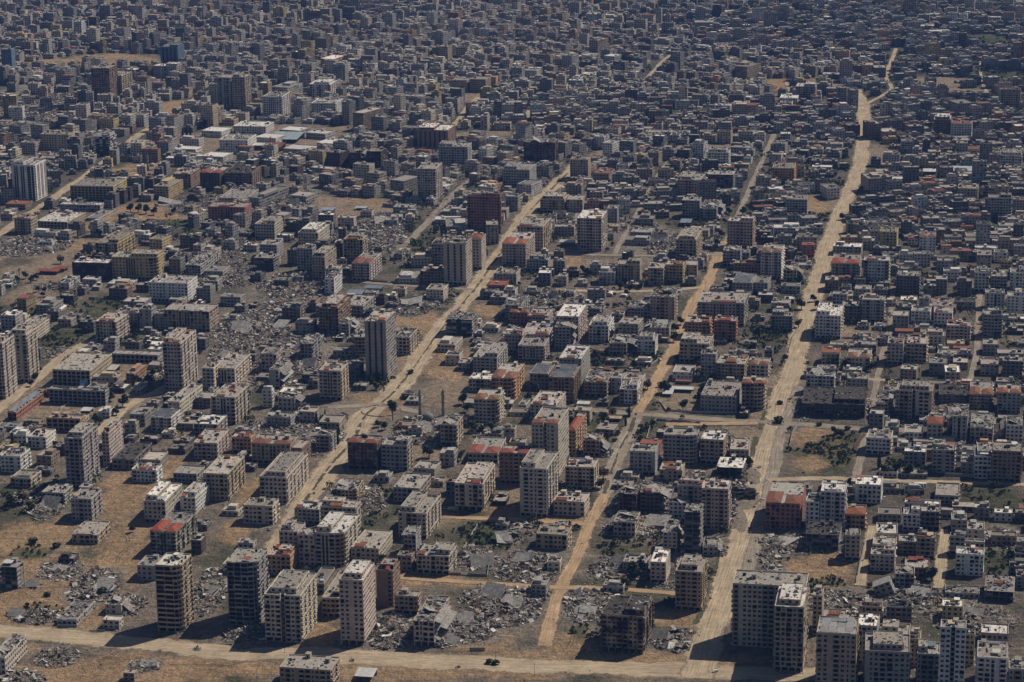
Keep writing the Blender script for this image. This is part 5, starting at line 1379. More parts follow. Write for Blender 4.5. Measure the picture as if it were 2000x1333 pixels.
RU = [(60, 1145, 12, 9, 2, .3, 'flattened hut in the left dirt lot behind weeds', None), (338, 1180, 10, 8, 2, .35, 'slab heap behind the wrap-balcony tower', None), (165, 1000, 12, 9, 2, .3, 'fallen slabs behind the sandy-lot house', None), (880, 1255, 12, 9, 2, .3, 'crushed shed slabs beside the smashed-roof block', None), (1145, 1200, 13, 10, 3, .35, 'crumpled floors between the sandy track and the charred-roof block', None), (960, 1165, 16, 12, 3, .4, 'pile of tipped slabs in the central rubble field', None), (905, 1215, 14, 10, 2, .5, 'tipped slab near the low rubble-side wall', None), (1000, 1185, 14, 10, 3, .3, 'stacked slabs at the right end of the central rubble field', None), (940, 1105, 18, 14, 2, .75, 'pale roof slab tipped steeply beside the green plot', 0.2), (200, 1155, 16, 22, 2, .35, 'long fallen slab leaning over a torn room in the sandy lot', -.4), (112, 1118, 12, 8, 2, .3, 'flattened house beside the left dirt lot', None),
      (30, 1205, 12, 9, 2, .4, 'crumpled white slabs in weeds by the left edge', None), (135, 1213, 16, 10, 2, .2, 'flattened sheds with white sheets above the dirt road', None), (290, 1302, 12, 8, 2, .25, 'flattened hut below the dirt road', None),
      (415, 1118, 9, 7, 1, .15, 'single pale slab resting over a dark pit', None), (410, 1160, 14, 10, 2, .3, 'slab slumped between two left towers', None), (1452, 975, 22, 16, 4, -.4, 'cascade of long slabs spilling beside the rosy capped block', .3),
      (1530, 1060, 22, 16, 1, .12, 'large cracked slab lying flat beside the avenue', None), (1956, 1050, 18, 14, 2, .1, 'pale ring of crushed concrete by overgrown plots', None), (95, 995, 16, 14, 2, .5, 'grey roof slab fallen on a shaded house', None),
      (825, 845, 16, 12, 3, .3, 'collapsed prayer hall slabs beneath the broken minarets', None), (805, 600, 22, 14, 5, .12, 'pancaked block with stacked floors near the main street', .1), (575, 402, 16, 12, 1, .8, 'pale wall slab tilted beside an old lane', .3),
      (585, 690, 14, 12, 2, .7, 'block toppled backwards among gutted houses', -.2), (525, 720, 18, 14, 3, .3, 'sagging block in the gutted quarter', None), (470, 650, 20, 16, 4, .25, 'caved block in the grey rubble plain', None), (545, 640, 18, 14, 3, .3, 'fallen block behind the gutted quarter', None),
      (440, 700, 16, 12, 3, .3, 'collapsed house behind the stepped cream block', None), (745, 440, 22, 16, 4, .2, 'grey slab mound in the cleared dirt quarter', None), (1290, 480, 20, 12, 5, .5, 'tall wreck of slabs beside a green plot', None), (1080, 590, 10, 10, 3, .8, 'brick ruin standing on edge', None),
      (1285, 1030, 20, 16, 4, .2, 'crushed floors behind a narrow white-roofed house', None), (1210, 1110, 16, 12, 3, .4, 'low ruin with upright wall shards', None), (1020, 1100, 14, 12, 3, .4, 'white rubble ruin beside the sandy track', None), (985, 1060, 12, 10, 3, .5, 'white-painted wreck at the end of the lane', None),
      (1290, 1250, 14, 9, 2, .5, 'twisted beams beside the charred-roof block', None), (1900, 1205, 14, 10, 2, .4, 'white roof slab fallen beyond the yellow-red block', None), (720, 275, 26, 18, 3, .15, 'grey collapsed hall beside the white-brimmed tower', None), (330, 400, 26, 12, 3, .35, 'row of fallen gables beside the sports field', None),
      (600, 720, 18, 12, 4, .35, 'collapsed block leaning on its neighbour', None), (690, 640, 14, 12, 3, .3, 'fallen corner house behind the striped scorched tower', None), (1130, 430, 12, 10, 3, .3, 'wreck behind a red-roofed lane house', None), (1790, 1165, 16, 10, 3, .3, 'ring of crushed floors beneath the leaning house', None)]
for i_, (px, py, w_, d_, n_, le, lab, az) in enumerate(RU): ruin(px, py, w_, d_, n_, le, lab, 40+i_, az=az)
# leaning house
rng = random.Random(4); x, y = at(1722, 1158); root = thing('leaning_house', 'grey three-storey house toppled sideways onto its neighbour', 'ruin', (x, y, 0), ROTZ)
m = MB(); o_ = {'window': [], 'balcony': []}; L_ = [(-6, -5), (6, -5), (6, 5), (-6, 5)]
for i_ in range(4): facade(m, L_[i_], L_[(i_+1) % 4], 0, 10, 3, 'www', (.33, .31, .29, 0), rng, o_, False, .02)
m.f([(-6, -5, 10), (6, -5, 10), (6, 5, 10), (-6, 5, 10)], 'roof', (.3, .29, .27)); b = m.build('wall', root, (3.5, 0, -.8)); b.rotation_euler = (0.05, R(-24), 0)
m = MB(); debris(m, -9, 9, -9, 3, .1, 60, rng, 1.1); m.build('broken_debris', root)
# ruined mosque: two broken minarets and a fallen dome; an intact pair farther off
def minaret(px, py, ht, lab, r=1.25, broken=True):
    x, y = at(px, py); root = thing('minaret', lab, 'minaret', (x, y, 0), ROTZ); g = (.33, .3, .26, .1)
    m = MB(); m.cyl(0, 0, 0, ht*.3, r*1.25, 'wall', g, 8); m.cyl(0, 0, ht*.3, ht*.92, r, 'wall', g, 8); m.build('shaft', root)
    m = MB(); m.cyl(0, 0, ht*.52, ht*.56, r*1.55, 'wall', (.36, .33, .29, 0), 8); m.cyl(0, 0, ht*.78, ht*.82, r*1.5, 'wall', (.36, .33, .29, 0), 8); m.build('gallery', root)
    m = MB()
    if broken: m.cyl(.2, 0, ht*.92, ht, r*.9, 'rubble', (.3, .28, .25), 5, r*.5)
    else: m.cyl(0, 0, ht*.92, ht*.97, r*.8, 'wall', g, 8); m.cyl(0, 0, ht*.97, ht*1.12, r*.9, 'metal', (.2, .22, .2), 8, .05)
    m.build('top', root)
minaret(821, 815, 24, 'left broken minaret above the fallen grey dome'); minaret(866, 812, 23, 'right broken minaret standing beside pale rubble')
minaret(275, 332, 20, 'slim pale minaret nearer the burnt row of blocks', 1.1, False); minaret(289, 332, 20, 'slim pale minaret nearer the small pale dome', 1.1, False)
def dome(px, py, r, z, tilt, lab, c):
    x, y = at(px, py); root = thing('fallen_dome' if tilt else 'mosque_dome', lab, 'dome', (x, y, 0), ROTZ); m = MB(); n1_, n2_ = 18, 7
    for i_ in range(n2_):
        for k in range(n1_):
            def q(a, b): t = a/n2_*math.pi/2; p = b/n1_*2*math.pi; return (r*math.cos(t)*math.cos(p), r*math.cos(t)*math.sin(p), r*math.sin(t))
            m.f([q(i_, k), q(i_, k+1), q(i_+1, k+1), q(i_+1, k)], 'wall', c)
    b = m.build('dome', root, (0, 0, z), smooth=True); b.rotation_euler = (tilt, tilt*.5, 0)
    m = MB(); m.cyl(0, 0, 0, .5, r*1.06, 'wall', c, 18); b = m.build('rim', root, (0, 0, z-.3)); b.rotation_euler = (tilt, tilt*.5, 0)
dome(837, 822, 4.6, 2.2, .5, 'grey dome fallen and tilted on the prayer hall rubble', (.2, .21, .2, .1)); dome(298, 332, 4, 5, 0, 'small pale dome beside twin minarets', (.4, .36, .3, 0))
# vaulted school roof, school canopies, domed hall
def vault(px, py, w_, d_, z, lab, c=(.62, .61, .58), nm='vaulted_roof_hall', rise=3):
    x, y = at(px, py); root = thing(nm, lab, 'hall', (x, y, 0), ROTZ); m = MB(); n_ = 8
    for k in range(n_):
        a, b = math.pi*k/n_, math.pi*(k+1)/n_; A = (-w_/2*math.cos(a), z+rise*math.sin(a)); B_ = (-w_/2*math.cos(b), z+rise*math.sin(b))
        m.f([(A[0], -d_/2, A[1]), (B_[0], -d_/2, B_[1]), (B_[0], d_/2, B_[1]), (A[0], d_/2, A[1])][::-1], 'metal', c)
        m.f([(A[0], -d_/2, z), (B_[0], -d_/2, z), (B_[0], -d_/2, B_[1]), (A[0], -d_/2, A[1])], 'wall', (.5, .48, .44)); m.f([(A[0], d_/2, z), (A[0], d_/2, A[1]), (B_[0], d_/2, B_[1]), (B_[0], d_/2, z)], 'wall', (.5, .48, .44))
    m.build('curved_roof', root); m = MB(); m.box(-w_/2+.2, w_/2-.2, -d_/2+.2, d_/2-.2, 0, z, 'wall', (.42, .37, .3, 0)); m.build('wall', root)
vault(150, 738, 13, 34, 9.6, 'white vaulted hall roof rising inside the tan school')
vault(1218, 580, 7, 5, 1.6, 'white arched tent by the small villas', nm='tent', rise=1.2); vault(1191, 578, 7, 9, 2, 'rounded white tank shelter beside the lane behind the villas', nm='tent', rise=2)
vault(108, 606, 16, 22, 2, 'torn white sheet tent by the weedy plots', nm='tent', rise=1.5)
def shed(px, py, w_, d_, z, c, lab, nm='metal_roof_shed', tilt=.08, az=0):
    x, y = at(px, py); root = thing(nm, lab, 'shed', (x, y, 0), ROTZ+az, 'sheet-roofed sheds'); m = MB()
    M = Matrix.Translation((0, 0, z)) @ Matrix.Rotation(tilt, 4, 'X'); nn = max(3, int(w_/2))
    for k in range(nn): m.box(-w_/2+k*w_/nn, -w_/2+(k+.97)*w_/nn, -d_/2, d_/2, -.05, .08+.03*(k % 2), 'metal', tuple(v*random.Random(k+int(px)).uniform(.85, 1.1) for v in c), M)
    m.build('sheet_roof', root); m = MB()
    m.box(-w_/2+.3, w_/2-.3, d_/2-.6, d_/2-.4, 0, z, 'wall', (.36, .32, .27, 0))
    for sx in (-1, 0, 1): m.box(sx*(w_/2-.4)-.12, sx*(w_/2-.4)+.12, -d_/2+.4, -d_/2+.64, 0, z-d_/2*math.sin(tilt)-.1, 'metal', (.25, .24, .22))
    m.build('wall', root)
W_C = (.6, .59, .56)
for a in [(1330, 765, 22, 7, 3.2, W_C, 'long white roofed shelter of the walled school yard'), (1305, 772, 9, 12, 3.2, W_C, 'short white roofed wing of the walled yard shelter'), (216, 726, 14, 14, 4, (.5, .48, .43), 'cream canopy over the court of the vaulted school'), (170, 806, 9, 9, 3, W_C, 'white sheeted shed by the orange school yard'),
          (640, 415, 16, 12, 4, (.3, .36, .42), 'bluish metal shed in the cleared dirt quarter'), (706, 410, 14, 8, 3, (.42, .47, .5), 'pale blue sheet roof fallen in the dirt quarter'), (695, 582, 16, 14, 6, (.22, .26, .32), 'dark solar sheets sliding over a ruin'), (730, 570, 18, 10, 5, (.2, .24, .3), 'solar sheets beside the dark sliding ones'),
          (1340, 440, 13, 16, 5, (.24, .27, .31), 'grey panel roof tilted beside the green plot'), (1108, 480, 17, 10, 5, (.5, .5, .48), 'dark shed with white roof edge at the cross street'), (300, 905, 10, 6, 4, W_C, 'white roofed pavilion above orange earth'), (1140, 800, 11, 7, 6, W_C, 'white roof hut near the crossroads'), (1197, 822, 15, 6, 3, (.45, .33, .24), 'orange roofed garden shelter near the crossroads'),
          (1870, 342, 40, 24, 8, (.44, .5, .55), 'large pale blue warehouse roof'), (1815, 342, 16, 14, 6, W_C, 'white striped warehouse beside the pale blue one'), (1775, 178, 40, 5, 4, W_C, 'thin white roof strip in the far suburbs'), (560, 275, 40, 40, 7, (.34, .4, .4), 'pale green market roofs behind the hospital'), (500, 292, 30, 14, 7, W_C, 'white roof wing of the hospital market'),
          (535, 298, 26, 26, 10, TILE, 'red roofed market hall'), (140, 302, 18, 8, 3, W_C, 'white canopy beside the black-glass tower'), (100, 365, 14, 8, 3, W_C, 'small white canopy by the long sandy road'), (130, 320, 60, 14, 5, (.2, .3, .36), 'long blue grey depot roof'), (885, 1000, 8, 5, 3, (.4, .3, .25), 'small low shed by the pink-terrace block'), (715, 1325, 12, 12, 4, W_C, 'crumpled white metal sheets at the bottom edge'),
          (95, 535, 24, 9, 4, (.3, .09, .05), 'red roofed park pavilion'), (118, 530, 14, 9, 4, (.3, .09, .05), 'smaller red roofed pavilion beside the first'), (1335, 750, 14, 4, 3, (.3, .12, .08), 'red and white awning strip behind the yard shelter')]: shed(*a)
# ---------------------------------------------------------------- yard walls
WALLS = [('pale wall around the memorial garden', [(1263, 860), (1272, 828), (1283, 822), (1368, 828)], 2.2, (.42, .37, .3)), ('white yard wall of the walled school', [(1288, 785), (1300, 803), (1370, 808), (1440, 808)], 1.8, (.5, .48, .44)), ('pale wall beside the side street', [(1226, 845), (1205, 880), (1192, 898)], 2, (.5, .47, .42)),
         ('low wall curving round the green plot', [(1170, 715), (1190, 720), (1262, 720), (1285, 705), (1290, 690)], 1.8, (.38, .35, .3)), ('wall between two green plots', [(932, 1027), (905, 1075)], 2, (.42, .4, .36)), ('grey wall round the sandy plot by the roundabout', [(1542, 875), (1548, 850), (1558, 833), (1562, 826)], 3, (.3, .29, .28)),
         ('brown wall at the plot corner', [(1668, 880), (1690, 852)], 5, (.17, .12, .09)), ('low wall along the overgrown plots', [(875, 1123), (952, 1127), (958, 1090)], 2, (.3, .28, .24)), ('rubble-side wall below the smashed-roof block', [(900, 1228), (970, 1228)], 2.4, (.22, .2, .17)), ('low concrete tank wall by the dirt road', [(917, 1272), (947, 1272)], 2.4, (.3, .28, .25)),
         ('wall strip behind the teal-strip tower', [(1672, 1140), (1680, 1100), (1690, 1060)], 1.8, (.3, .28, .24)), ('curved wall of the neighbouring college', [(560, 548), (590, 553), (625, 556)], 2, (.34, .31, .28)), ('wall along the villas lane', [(720, 550), (815, 556)], 2, (.28, .26, .23)), ('long plot wall in the dense quarter', [(1645, 662), (1720, 664), (1722, 645)], 2.5, (.28, .24, .2)),
         ('inner yard wall behind the long school', [(118, 800), (142, 785)], 2, (.45, .42, .38)), ('wall by the schools street', [(222, 800), (248, 785)], 2, (.42, .38, .32)), ('long wall below the vaulted school', [(100, 757), (160, 760), (230, 762)], 1.6, (.36, .32, .27)), ('brown retaining wall round the weedy plot', [(105, 640), (170, 640), (178, 650)], 2, (.22, .18, .14)),
         ('field wall beside the far outskirts', [(1863, 163), (1990, 168)], 4, (.2, .19, .2)), ('street wall of the white-roof school', [(67, 464), (155, 466)], 2.5, (.4, .35, .28)), ('wall around plots near the tiled tower house', [(1840, 885), (1870, 930)], 2, (.2, .19, .17)), ('thin wall beside the avenue trees', [(1540, 690), (1548, 660), (1560, 640)], 2, (.3, .27, .22)),
         ('white shutter wall under the grey blocks', [(1845, 930), (1990, 937)], 2.5, (.35, .33, .3)), ('blue fence line by the flattened sheds', [(112, 1226), (150, 1226)], 1.8, (.2, .24, .27)), ('fence line by the white-sheet house', [(175, 1233), (205, 1234)], 1.8, (.2, .24, .27))]
for lab, pts, hh, c in WALLS:
    m = MB(); P = [at(*p) for p in pts]; cx, cy = P[0]
    for a, b in zip(P[:-1], P[1:]):
        L = math.dist(a, b); ux, uy = (b[0]-a[0])/L, (b[1]-a[1])/L; n_ = max(1, int(L/4))
        for k in range(n_):
            q = random.Random(int(a[0]*10)+k); h2 = hh*(q.uniform(.3, .8) if q.random() < .2 else 1); p0, p1 = lerp(a, b, k/n_), lerp(a, b, (k+1)/n_)
            m.prism([(p0[0]-cx, p0[1]-cy), (p1[0]-cx, p1[1]-cy), (p1[0]-cx-uy*.25, p1[1]-cy+ux*.25), (p0[0]-cx-uy*.25, p0[1]-cy+ux*.25)], 0, h2, 'wall', (*c, 0))
    tag(m.build('yard_wall', None, (cx, cy, 0)), lab, 'wall', 'walls around plots and yards')
# ---------------------------------------------------------------- trees
def crown(m, n, rx, rz, cz, rng, cols, s=.55):
    lobes = [(rng.uniform(-.55, .55)*rx, rng.uniform(-.55, .55)*rx, cz+rng.uniform(-.5, .6)*rz, rng.uniform(.45, .7)*rx) for _ in range(7)]
    for _ in range(n):
        lx, ly, lz, lr = rng.choice(lobes); t, p = rng.random()*6.28, math.acos(rng.uniform(-1, 1)); r = lr*rng.uniform(.55, 1.08)
        x, y, z = lx+r*math.sin(p)*math.cos(t), ly+r*math.sin(p)*math.sin(t), lz+r*math.cos(p)*rz/rx
        M = Matrix.Translation((x, y, z)) @ Matrix.Rotation(rng.random()*6.28, 4, 'Z') @ Matrix.Rotation(rng.uniform(-1.2, 1.2), 4, 'X'); a = s*rng.uniform(.6, 1.4)
        m.f([tuple(M @ Vector(q)) for q in ((-a, -a*.6, 0), (a*.8, -a*.7, .1), (a, a*.6, 0), (-a*.7, a*.8, .1))], 'leaf', rng.choice(cols))
GR = [(.052, .068, .03), (.04, .055, .026), (.078, .088, .04), (.03, .042, .022)]; DU = [(.11, .085, .055), (.13, .1, .06), (.09, .075, .045)]
protos = {}
def tree_proto(kind, rng):
    root = thing({'cypress': 'cypress_tree', 'palm': 'palm_tree', 'bush': 'shrub', 'brown': 'brown_tree', 'broad': 'broad_tree', 'gum': 'tall_tree'}[kind], 'tree', {'bush': 'shrub'}.get(kind, 'tree'), (0, 0, 0)); t = MB(); c = MB(); bark = (.09, .07, .05)
    if kind == 'cypress':
        t.cyl(0, 0, 0, 3, .22, 'plain', bark, 6, .15)
        for _ in range(420):
            z = rng.uniform(.8, 10); r = 1.25*(1-abs(z-3.5)/7.5)**.7*rng.uniform(.5, 1.05) if z > 3.5 else 1.2*rng.uniform(.5, 1.05); a = rng.random()*6.28; M = Matrix.Translation((r*math.cos(a), r*math.sin(a), z)) @ Matrix.Rotation(a, 4, 'Z') @ Matrix.Rotation(rng.uniform(.8, 1.8), 4, 'Y')
            c.f([tuple(M @ Vector(q)) for q in ((-.6, -.25, 0), (.6, -.25, 0), (.6, .25, 0), (-.6, .25, 0))], 'leaf', rng.choice(GR[1:2]+GR[3:]))
    elif kind == 'palm':
        t.cyl(0, 0, 0, 7, .3, 'plain', bark, 7, .2)
        for k in range(22):
            a = k*.9; el = rng.uniform(-.3, 1.0); p = Vector((0, 0, 7)); L = 2.9
            for s_ in range(4):
                q = p+Vector((math.cos(a)*math.cos(el), math.sin(a)*math.cos(el), math.sin(el)))*L/4; pw = .35*(1-s_/4.5); sd_ = Vector((-math.sin(a), math.cos(a), 0))*pw; c.f([tuple(p-sd_), tuple(q-sd_*.8), tuple(q+sd_*.8), tuple(p+sd_)], 'leaf', rng.choice(GR)); p = q; el -= .42
    elif kind == 'bush': t.cyl(0, 0, 0, .8, .1, 'plain', bark, 5); crown(c, 220, 1.7, 1.2, 1.2, rng, GR, .4)
    else:
        hgt = {'broad': 3.6, 'brown': 3.2, 'gum': 7.5}[kind]; rx = {'broad': 3.6, 'brown': 3.0, 'gum': 3.6}[kind]; rz = {'broad': 2.6, 'brown': 2.3, 'gum': 4.2}[kind]
        t.cyl(0, 0, 0, hgt, .38, 'plain', bark, 7, .2)
        for k in range(6): a = k*1.05; t.tube((0, 0, hgt*.6), (math.cos(a)*rx*.6, math.sin(a)*rx*.6, hgt+rz*.5), .1, 'plain', bark)
        crown(c, 620 if kind != 'brown' else 330, rx, rz, hgt+rz*.6, rng, DU if kind == 'brown' else GR, .5)
    k1 = t.build('trunk', root); k2 = c.build('crown', root); kids[root.name] = [k1, k2]; return root
TREES = """gum 767 822 1.3 tall feathery tree standing alone at the main roundabout
broad 752 840 .9 dark tree right below the tall feathery one
broad 740 835 .8 dark tree beside the lane under the roundabout
broad 1302 768 1.5 large dark tree at the yard corner
broad 1334 800 1.2 round tree inside the walled yard
broad 1372 775 1.5 large dark tree hanging over the wide grey building
broad 1362 785 1.1 dark tree beside the yard shelter
cypress 1229 815 1 cypress at the crossroads corner
cypress 1222 832 .9 cypress behind the crossroads corner one
cypress 1717 915 1.3 cypress at the foot of the white block
broad 1730 930 1.2 dark tree beside the tall shaded cypress
broad 1750 925 1.3 dark crown beneath the grey villas
broad 1775 930 1.3 shaded crown in the walled gardens
broad 1800 928 1.1 shaded crown beside the glass-fronted block
broad 1660 950 .9 brown shrubby tree by the white villa
cypress 618 828 1.1 cypress beside the red-roofed lane house
cypress 612 820 .9 smaller cypress next to it by the lane
cypress 635 818 .8 cypress by the red-topped house
broad 640 845 .8 dusty tree by the pale lane
cypress 660 868 1 cypress at the main street bend
cypress 662 850 .8 cypress above the street bend
broad 838 895 1.4 dark broad tree behind the pale fork block
palm 866 900 1.2 palm tree beside the broad dark tree
brown 900 900 1.2 bare brown tree beside the pink-terrace block
broad 905 790 1.3 dark tree beside the curved red-tile block
broad 912 805 1.1 second dark tree by the curved red-tile block
broad 925 845 1.2 dark tree in front of the curved red-tile block
broad 940 852 1.1 dark tree below the curved balconies
broad 962 846 1.1 dark tree near the orange tiled block
broad 215 785 1.1 dusty tree at the end of the long school
broad 240 795 1.3 large green tree by the schools street
broad 228 812 .9 small dark tree by the sheeted shed
broad 195 830 1.1 dark tree behind the orange school
broad 185 825 .9 dark tree next to the orange school end
broad 270 752 1.1 tall dark tree by the gallery wing
broad 292 752 1.2 dusty tree before the red-rim tower
broad 300 735 .9 dark tree behind the dusty ones at the school
broad 68 745 1 green hedge tree at the street-side tower
broad 60 755 .8 hedge tree beside the dusty street
broad 78 728 .8 green hedge tree further up the dusty street
cypress 26 880 1.5 dark cypress beside the grey cream houses
broad 45 882 1 dark tree next to the big cypress
broad 112 880 1 dark tree beside the white-parapet house
brown 45 985 1.6 big bare brown tree in the shaded garden
broad 20 990 1.2 dark tree in the shaded lower-left garden
broad 60 1000 1 dark garden tree by the fallen roof slab
brown 118 515 1.3 rusty brown bush tree on the dirt field
broad 50 545 1 dark park tree by the red pavilion
broad 60 552 1 dark park tree in the middle of the hedge
broad 72 548 .9 dark park tree at the hedge end
broad 35 552 .9 dark park tree at the hedge start
palm 38 540 1 palm tree in the small park
palm 27 545 1 palm tree at the park edge
broad 75 570 .8 dark shrub tree by the park path
broad 88 572 .8 dark shrub tree beside the blue shelter
broad 85 580 .7 dark shrub tree at the path bend
broad 398 470 1 dark tree at the edge of the sports field
brown 360 465 1.1 brown tree by the sports field
brown 345 468 1 second brown tree by the sports field
broad 205 450 1.2 dark tree beside the white-roof school
broad 195 462 1.2 dark tree behind the sooty yellow wing
brown 178 452 1.1 purple brown tree in the school garden
broad 160 448 1 green tree in the school garden
broad 145 462 .9 green tree by the school front wall
broad 120 464 .9 clipped tree by the school gate
broad 270 415 1.3 row tree behind the sports court
broad 285 418 1.3 row tree shading the sports court
broad 300 420 1.2 row tree at the end of the court
broad 255 415 1.3 row tree near the yellow college
broad 340 418 1 row tree before the fallen gables
cypress 345 250 1.3 dark cypress on the hospital grounds
cypress 357 268 1.4 dark cypress between hospital wings
cypress 365 266 1.3 dark cypress amid the hospital garden
cypress 372 266 1.3 dark cypress at the hospital garden edge
cypress 320 268 1.1 cypress by the sandy road
cypress 333 270 1.1 cypress beside the white hospital wall
broad 400 250 1.4 dark tree behind the pale hospital block
broad 1565 605 1.5 round green tree on the avenue
broad 1600 605 1.2 dark tree across the avenue
broad 1590 590 1 dark tree behind the one across the avenue
brown 1560 640 1.2 purple brown tree beside the avenue
broad 1560 555 1.2 dark tree next to the red-roofed avenue house
broad 1600 455 1.2 dusty tree on the avenue kerb
broad 1645 430 1 brownish crown near the avenue bend
brown 1645 430 1.1 bare tree at the avenue bend
broad 1180 650 1.3 dark tree between mid blocks
broad 1195 665 1.3 dark tree beside the mid blocks
broad 1170 630 1.2 dark tree behind the mid blocks
cypress 1205 675 1.3 cypress in the mid garden
broad 1220 650 1 dark garden tree between the mid blocks and villas
broad 1320 650 1.2 green tree by the winding sandy street
broad 1330 635 1.1 tree by the sandy street bend
broad 1315 668 1.2 dark tree at the tan block corner
broad 1150 540 1.2 dark bushes behind the villas
broad 1140 535 1.1 dark shrub tree by the sand plot
broad 1212 566 1 tree in front of the villas
broad 1230 570 1 tree in front of the stair-slit block
broad 1250 565 .9 tree beside the stair-slit block
broad 1425 420 1.2 tree at the narrow lane
broad 1450 420 1.2 tree along the narrow lane
broad 1410 465 1.1 street tree by the pale lane block
broad 1402 480 1 street tree before the pale lane block
broad 1470 690 1.3 dark tree behind the rosy houses
broad 1480 660 1.3 dark tree in the shaded gardens
broad 1160 705 1.2 dark tree by the white-roof long block
broad 1165 720 1.1 dark tree below the white-roof long block
broad 1240 720 1 tree inside the green plot
broad 1225 737 1 tree by the lane over the cream house
broad 1245 735 1 second tree by the lane over the cream house
brown 1265 760 1.2 bare tree beside the winding street
brown 1195 815 1.3 wide bare tree near the crossroads
brown 1228 812 1 bare tree at the crossroads kerb
brown 1178 935 1.4 bare street tree by the cream five-storey block
brown 1175 955 1.2 bare street tree below the cream block
broad 1120 830 1 dark tree under the white roof hut
broad 1180 825 1 dark tree by the garden shelter
broad 1060 745 1.1 green tree beside the grey solar house
broad 1045 770 1.2 dark tree in front of the solar-panel block
broad 1030 785 1.1 dark tree under the pale orange block
broad 740 745 1.1 dark tree at the striped tower foot
broad 725 750 1 dark tree in the striped tower shadow
broad 735 762 .9 scrub tree by the rubble verge
broad 1235 1130 1.4 dark tree beside the narrow white-roofed house
broad 1250 1120 1.3 dark tree behind the narrow white-roofed house
broad 1225 1150 1 scrub tree near the low ruin walls
broad 1820 1135 1.3 dark tree beside the ruined roof houses
broad 1805 1130 1 dark tree behind the ruined roof houses
broad 1631 850 .9 small tree on the traffic island
broad 1644 855 .8 round shrub on the plot edge
broad 1375 955 1.1 dark tree beside the rosy capped block
broad 1462 912 1 tree beside the sandy slope
broad 1580 735 1 dark tree near the gashed white building
broad 1628 715 1.2 dark tree between red-roofed villas
cypress 1628 722 1 slim cypress between red-roofed villas
broad 1650 722 1.1 dark tree beside the second villa
broad 1700 725 1.1 dark tree at the narrow lane corner
broad 1540 615 1.2 dark tree behind the avenue wall
broad 260 1040 .7 low green bush in the sandy lot
bush 65 1062 1.8 wide low bush in the sandy field
bush 110 1070 1.6 dark bush by the sandy field wall
bush 92 1165 1.2 small bush in the churned lot
bush 200 1160 1.8 green weeds inside the torn slab house
bush 985 1015 1 shrub by the sand lane
bush 1520 826 2.2 weedy shrub on the small roundabout
bush 1534 700 1.4 shrub in the avenue strip
bush 1523 790 1.4 shrub in the lower avenue strip
bush 802 730 1.6 round shrub in the main street median
bush 792 780 1.5 flat green shrub beside the roundabout
bush 955 1296 1.2 hedge scrub by the dirt road
bush 968 1298 1.2 hedge scrub beside the dirt road pole
bush 1600 832 1.4 shrub on the grey cross street
bush 1655 840 1.3 shrub behind the island trees"""
rng = random.Random(8); tn = 0
for ln in TREES.split('\n'):
    k, px, py, sc, lab = ln.split(' ', 4); p = at(float(px), float(py)); sc = float(sc)*rng.uniform(.95, 1.05); g = 'shrubs and trees of the district'
    if k not in protos: protos[k] = r = tree_proto(k, rng); r.location = (*p, 0); r.scale = (sc,)*3; r['label'] = lab; r['group'] = g
    else: copy_thing(protos[k], (*p, 0), rng.random()*6.28, sc, lab, g)
# far and unnamed greenery: one mass of leafy clumps
N = 40000; rs3 = np.random.RandomState(21); d0 = rs3.uniform(0, 1, N); y = 1500+4100*d0**.9; x = rs3.uniform(-1250, 1250, N); px, py, _ = prn(np.stack([x, y, np.zeros(N)], 1)); dn = vnoise(x, y, 70, 12)*.6+vnoise(x, y, 24, 13)*.4+.10*(px > 1150)
ok = (px > -200) & (px < 2200) & (py < 1150) & (dn > .515+.02*(px < 1100)*(py > 480)); x, y = x[ok], y[ok]
gz = [z for z in zl if z[5] == 'g']; gx_, gy_ = [], []
for (a_, b_, c_, d_, _, _) in gz:
    k_ = int(min(260, c_*d_*.22)); r_ = np.sqrt(rs3.rand(k_)); t_ = rs3.rand(k_)*6.28; qx, qy = a_+c_*r_*np.cos(t_)*.95, b_+d_*r_*np.sin(t_)*.95; kk = vnoise(qx, qy, 9, 15) > .5; gx_.append(qx[kk]); gy_.append(qy[kk])
ng = len(np.concatenate(gx_)); nb0 = len(x); x = np.concatenate([x]+gx_); y = np.concatenate([y]+gy_); small = np.arange(len(x)) >= nb0
oc = np.concatenate([occ, La[len(REST):, [0, 1, 2, 3]]*np.array([1, 1, .5, .5])]); gridc = {}
for i_, (a, b, c_, d_) in enumerate(oc): gridc.setdefault((int(a//40), int(b//40)), []).append(i_)
def free(x, y, mg=1.0):
    u, v = xy2uv(x, y); k0, k1 = int(u//40), int(v//40)
    for i_ in (-1, 0, 1):
        for j_ in (-1, 0, 1):
            for q in gridc.get((k0+i_, k1+j_), ()):
                a, b, c_, d_ = oc[q]
                if abs(u-a) < c_+mg and abs(v-b) < d_+mg: return False
    return True
sel = np.array([not on_road(a, b) and free(a, b) and (zone_at(a, b) or 'x') not in 'str' for a, b in zip(x, y)]); x, y, small = x[sel], y[sel], small[sel]; n = len(x); print('tree mass', n)
tm = NB(); K = 52; X2 = np.repeat(x, K); Y2 = np.repeat(y, K); S_ = np.repeat(np.where(small, rs3.uniform(.4, 1.3, n), rs3.uniform(1.0, 4.6, n)), K); N2 = n*K
th = rs3.rand(N2)*6.28; ph_ = np.arccos(rs3.uniform(-.6, 1, N2)); rr_ = S_*rs3.uniform(.6, 1.08, N2)
cx, cy, cz = X2+rr_*np.sin(ph_)*np.cos(th), Y2+rr_*np.sin(ph_)*np.sin(th), S_*1.05+rr_*np.cos(ph_)*.85
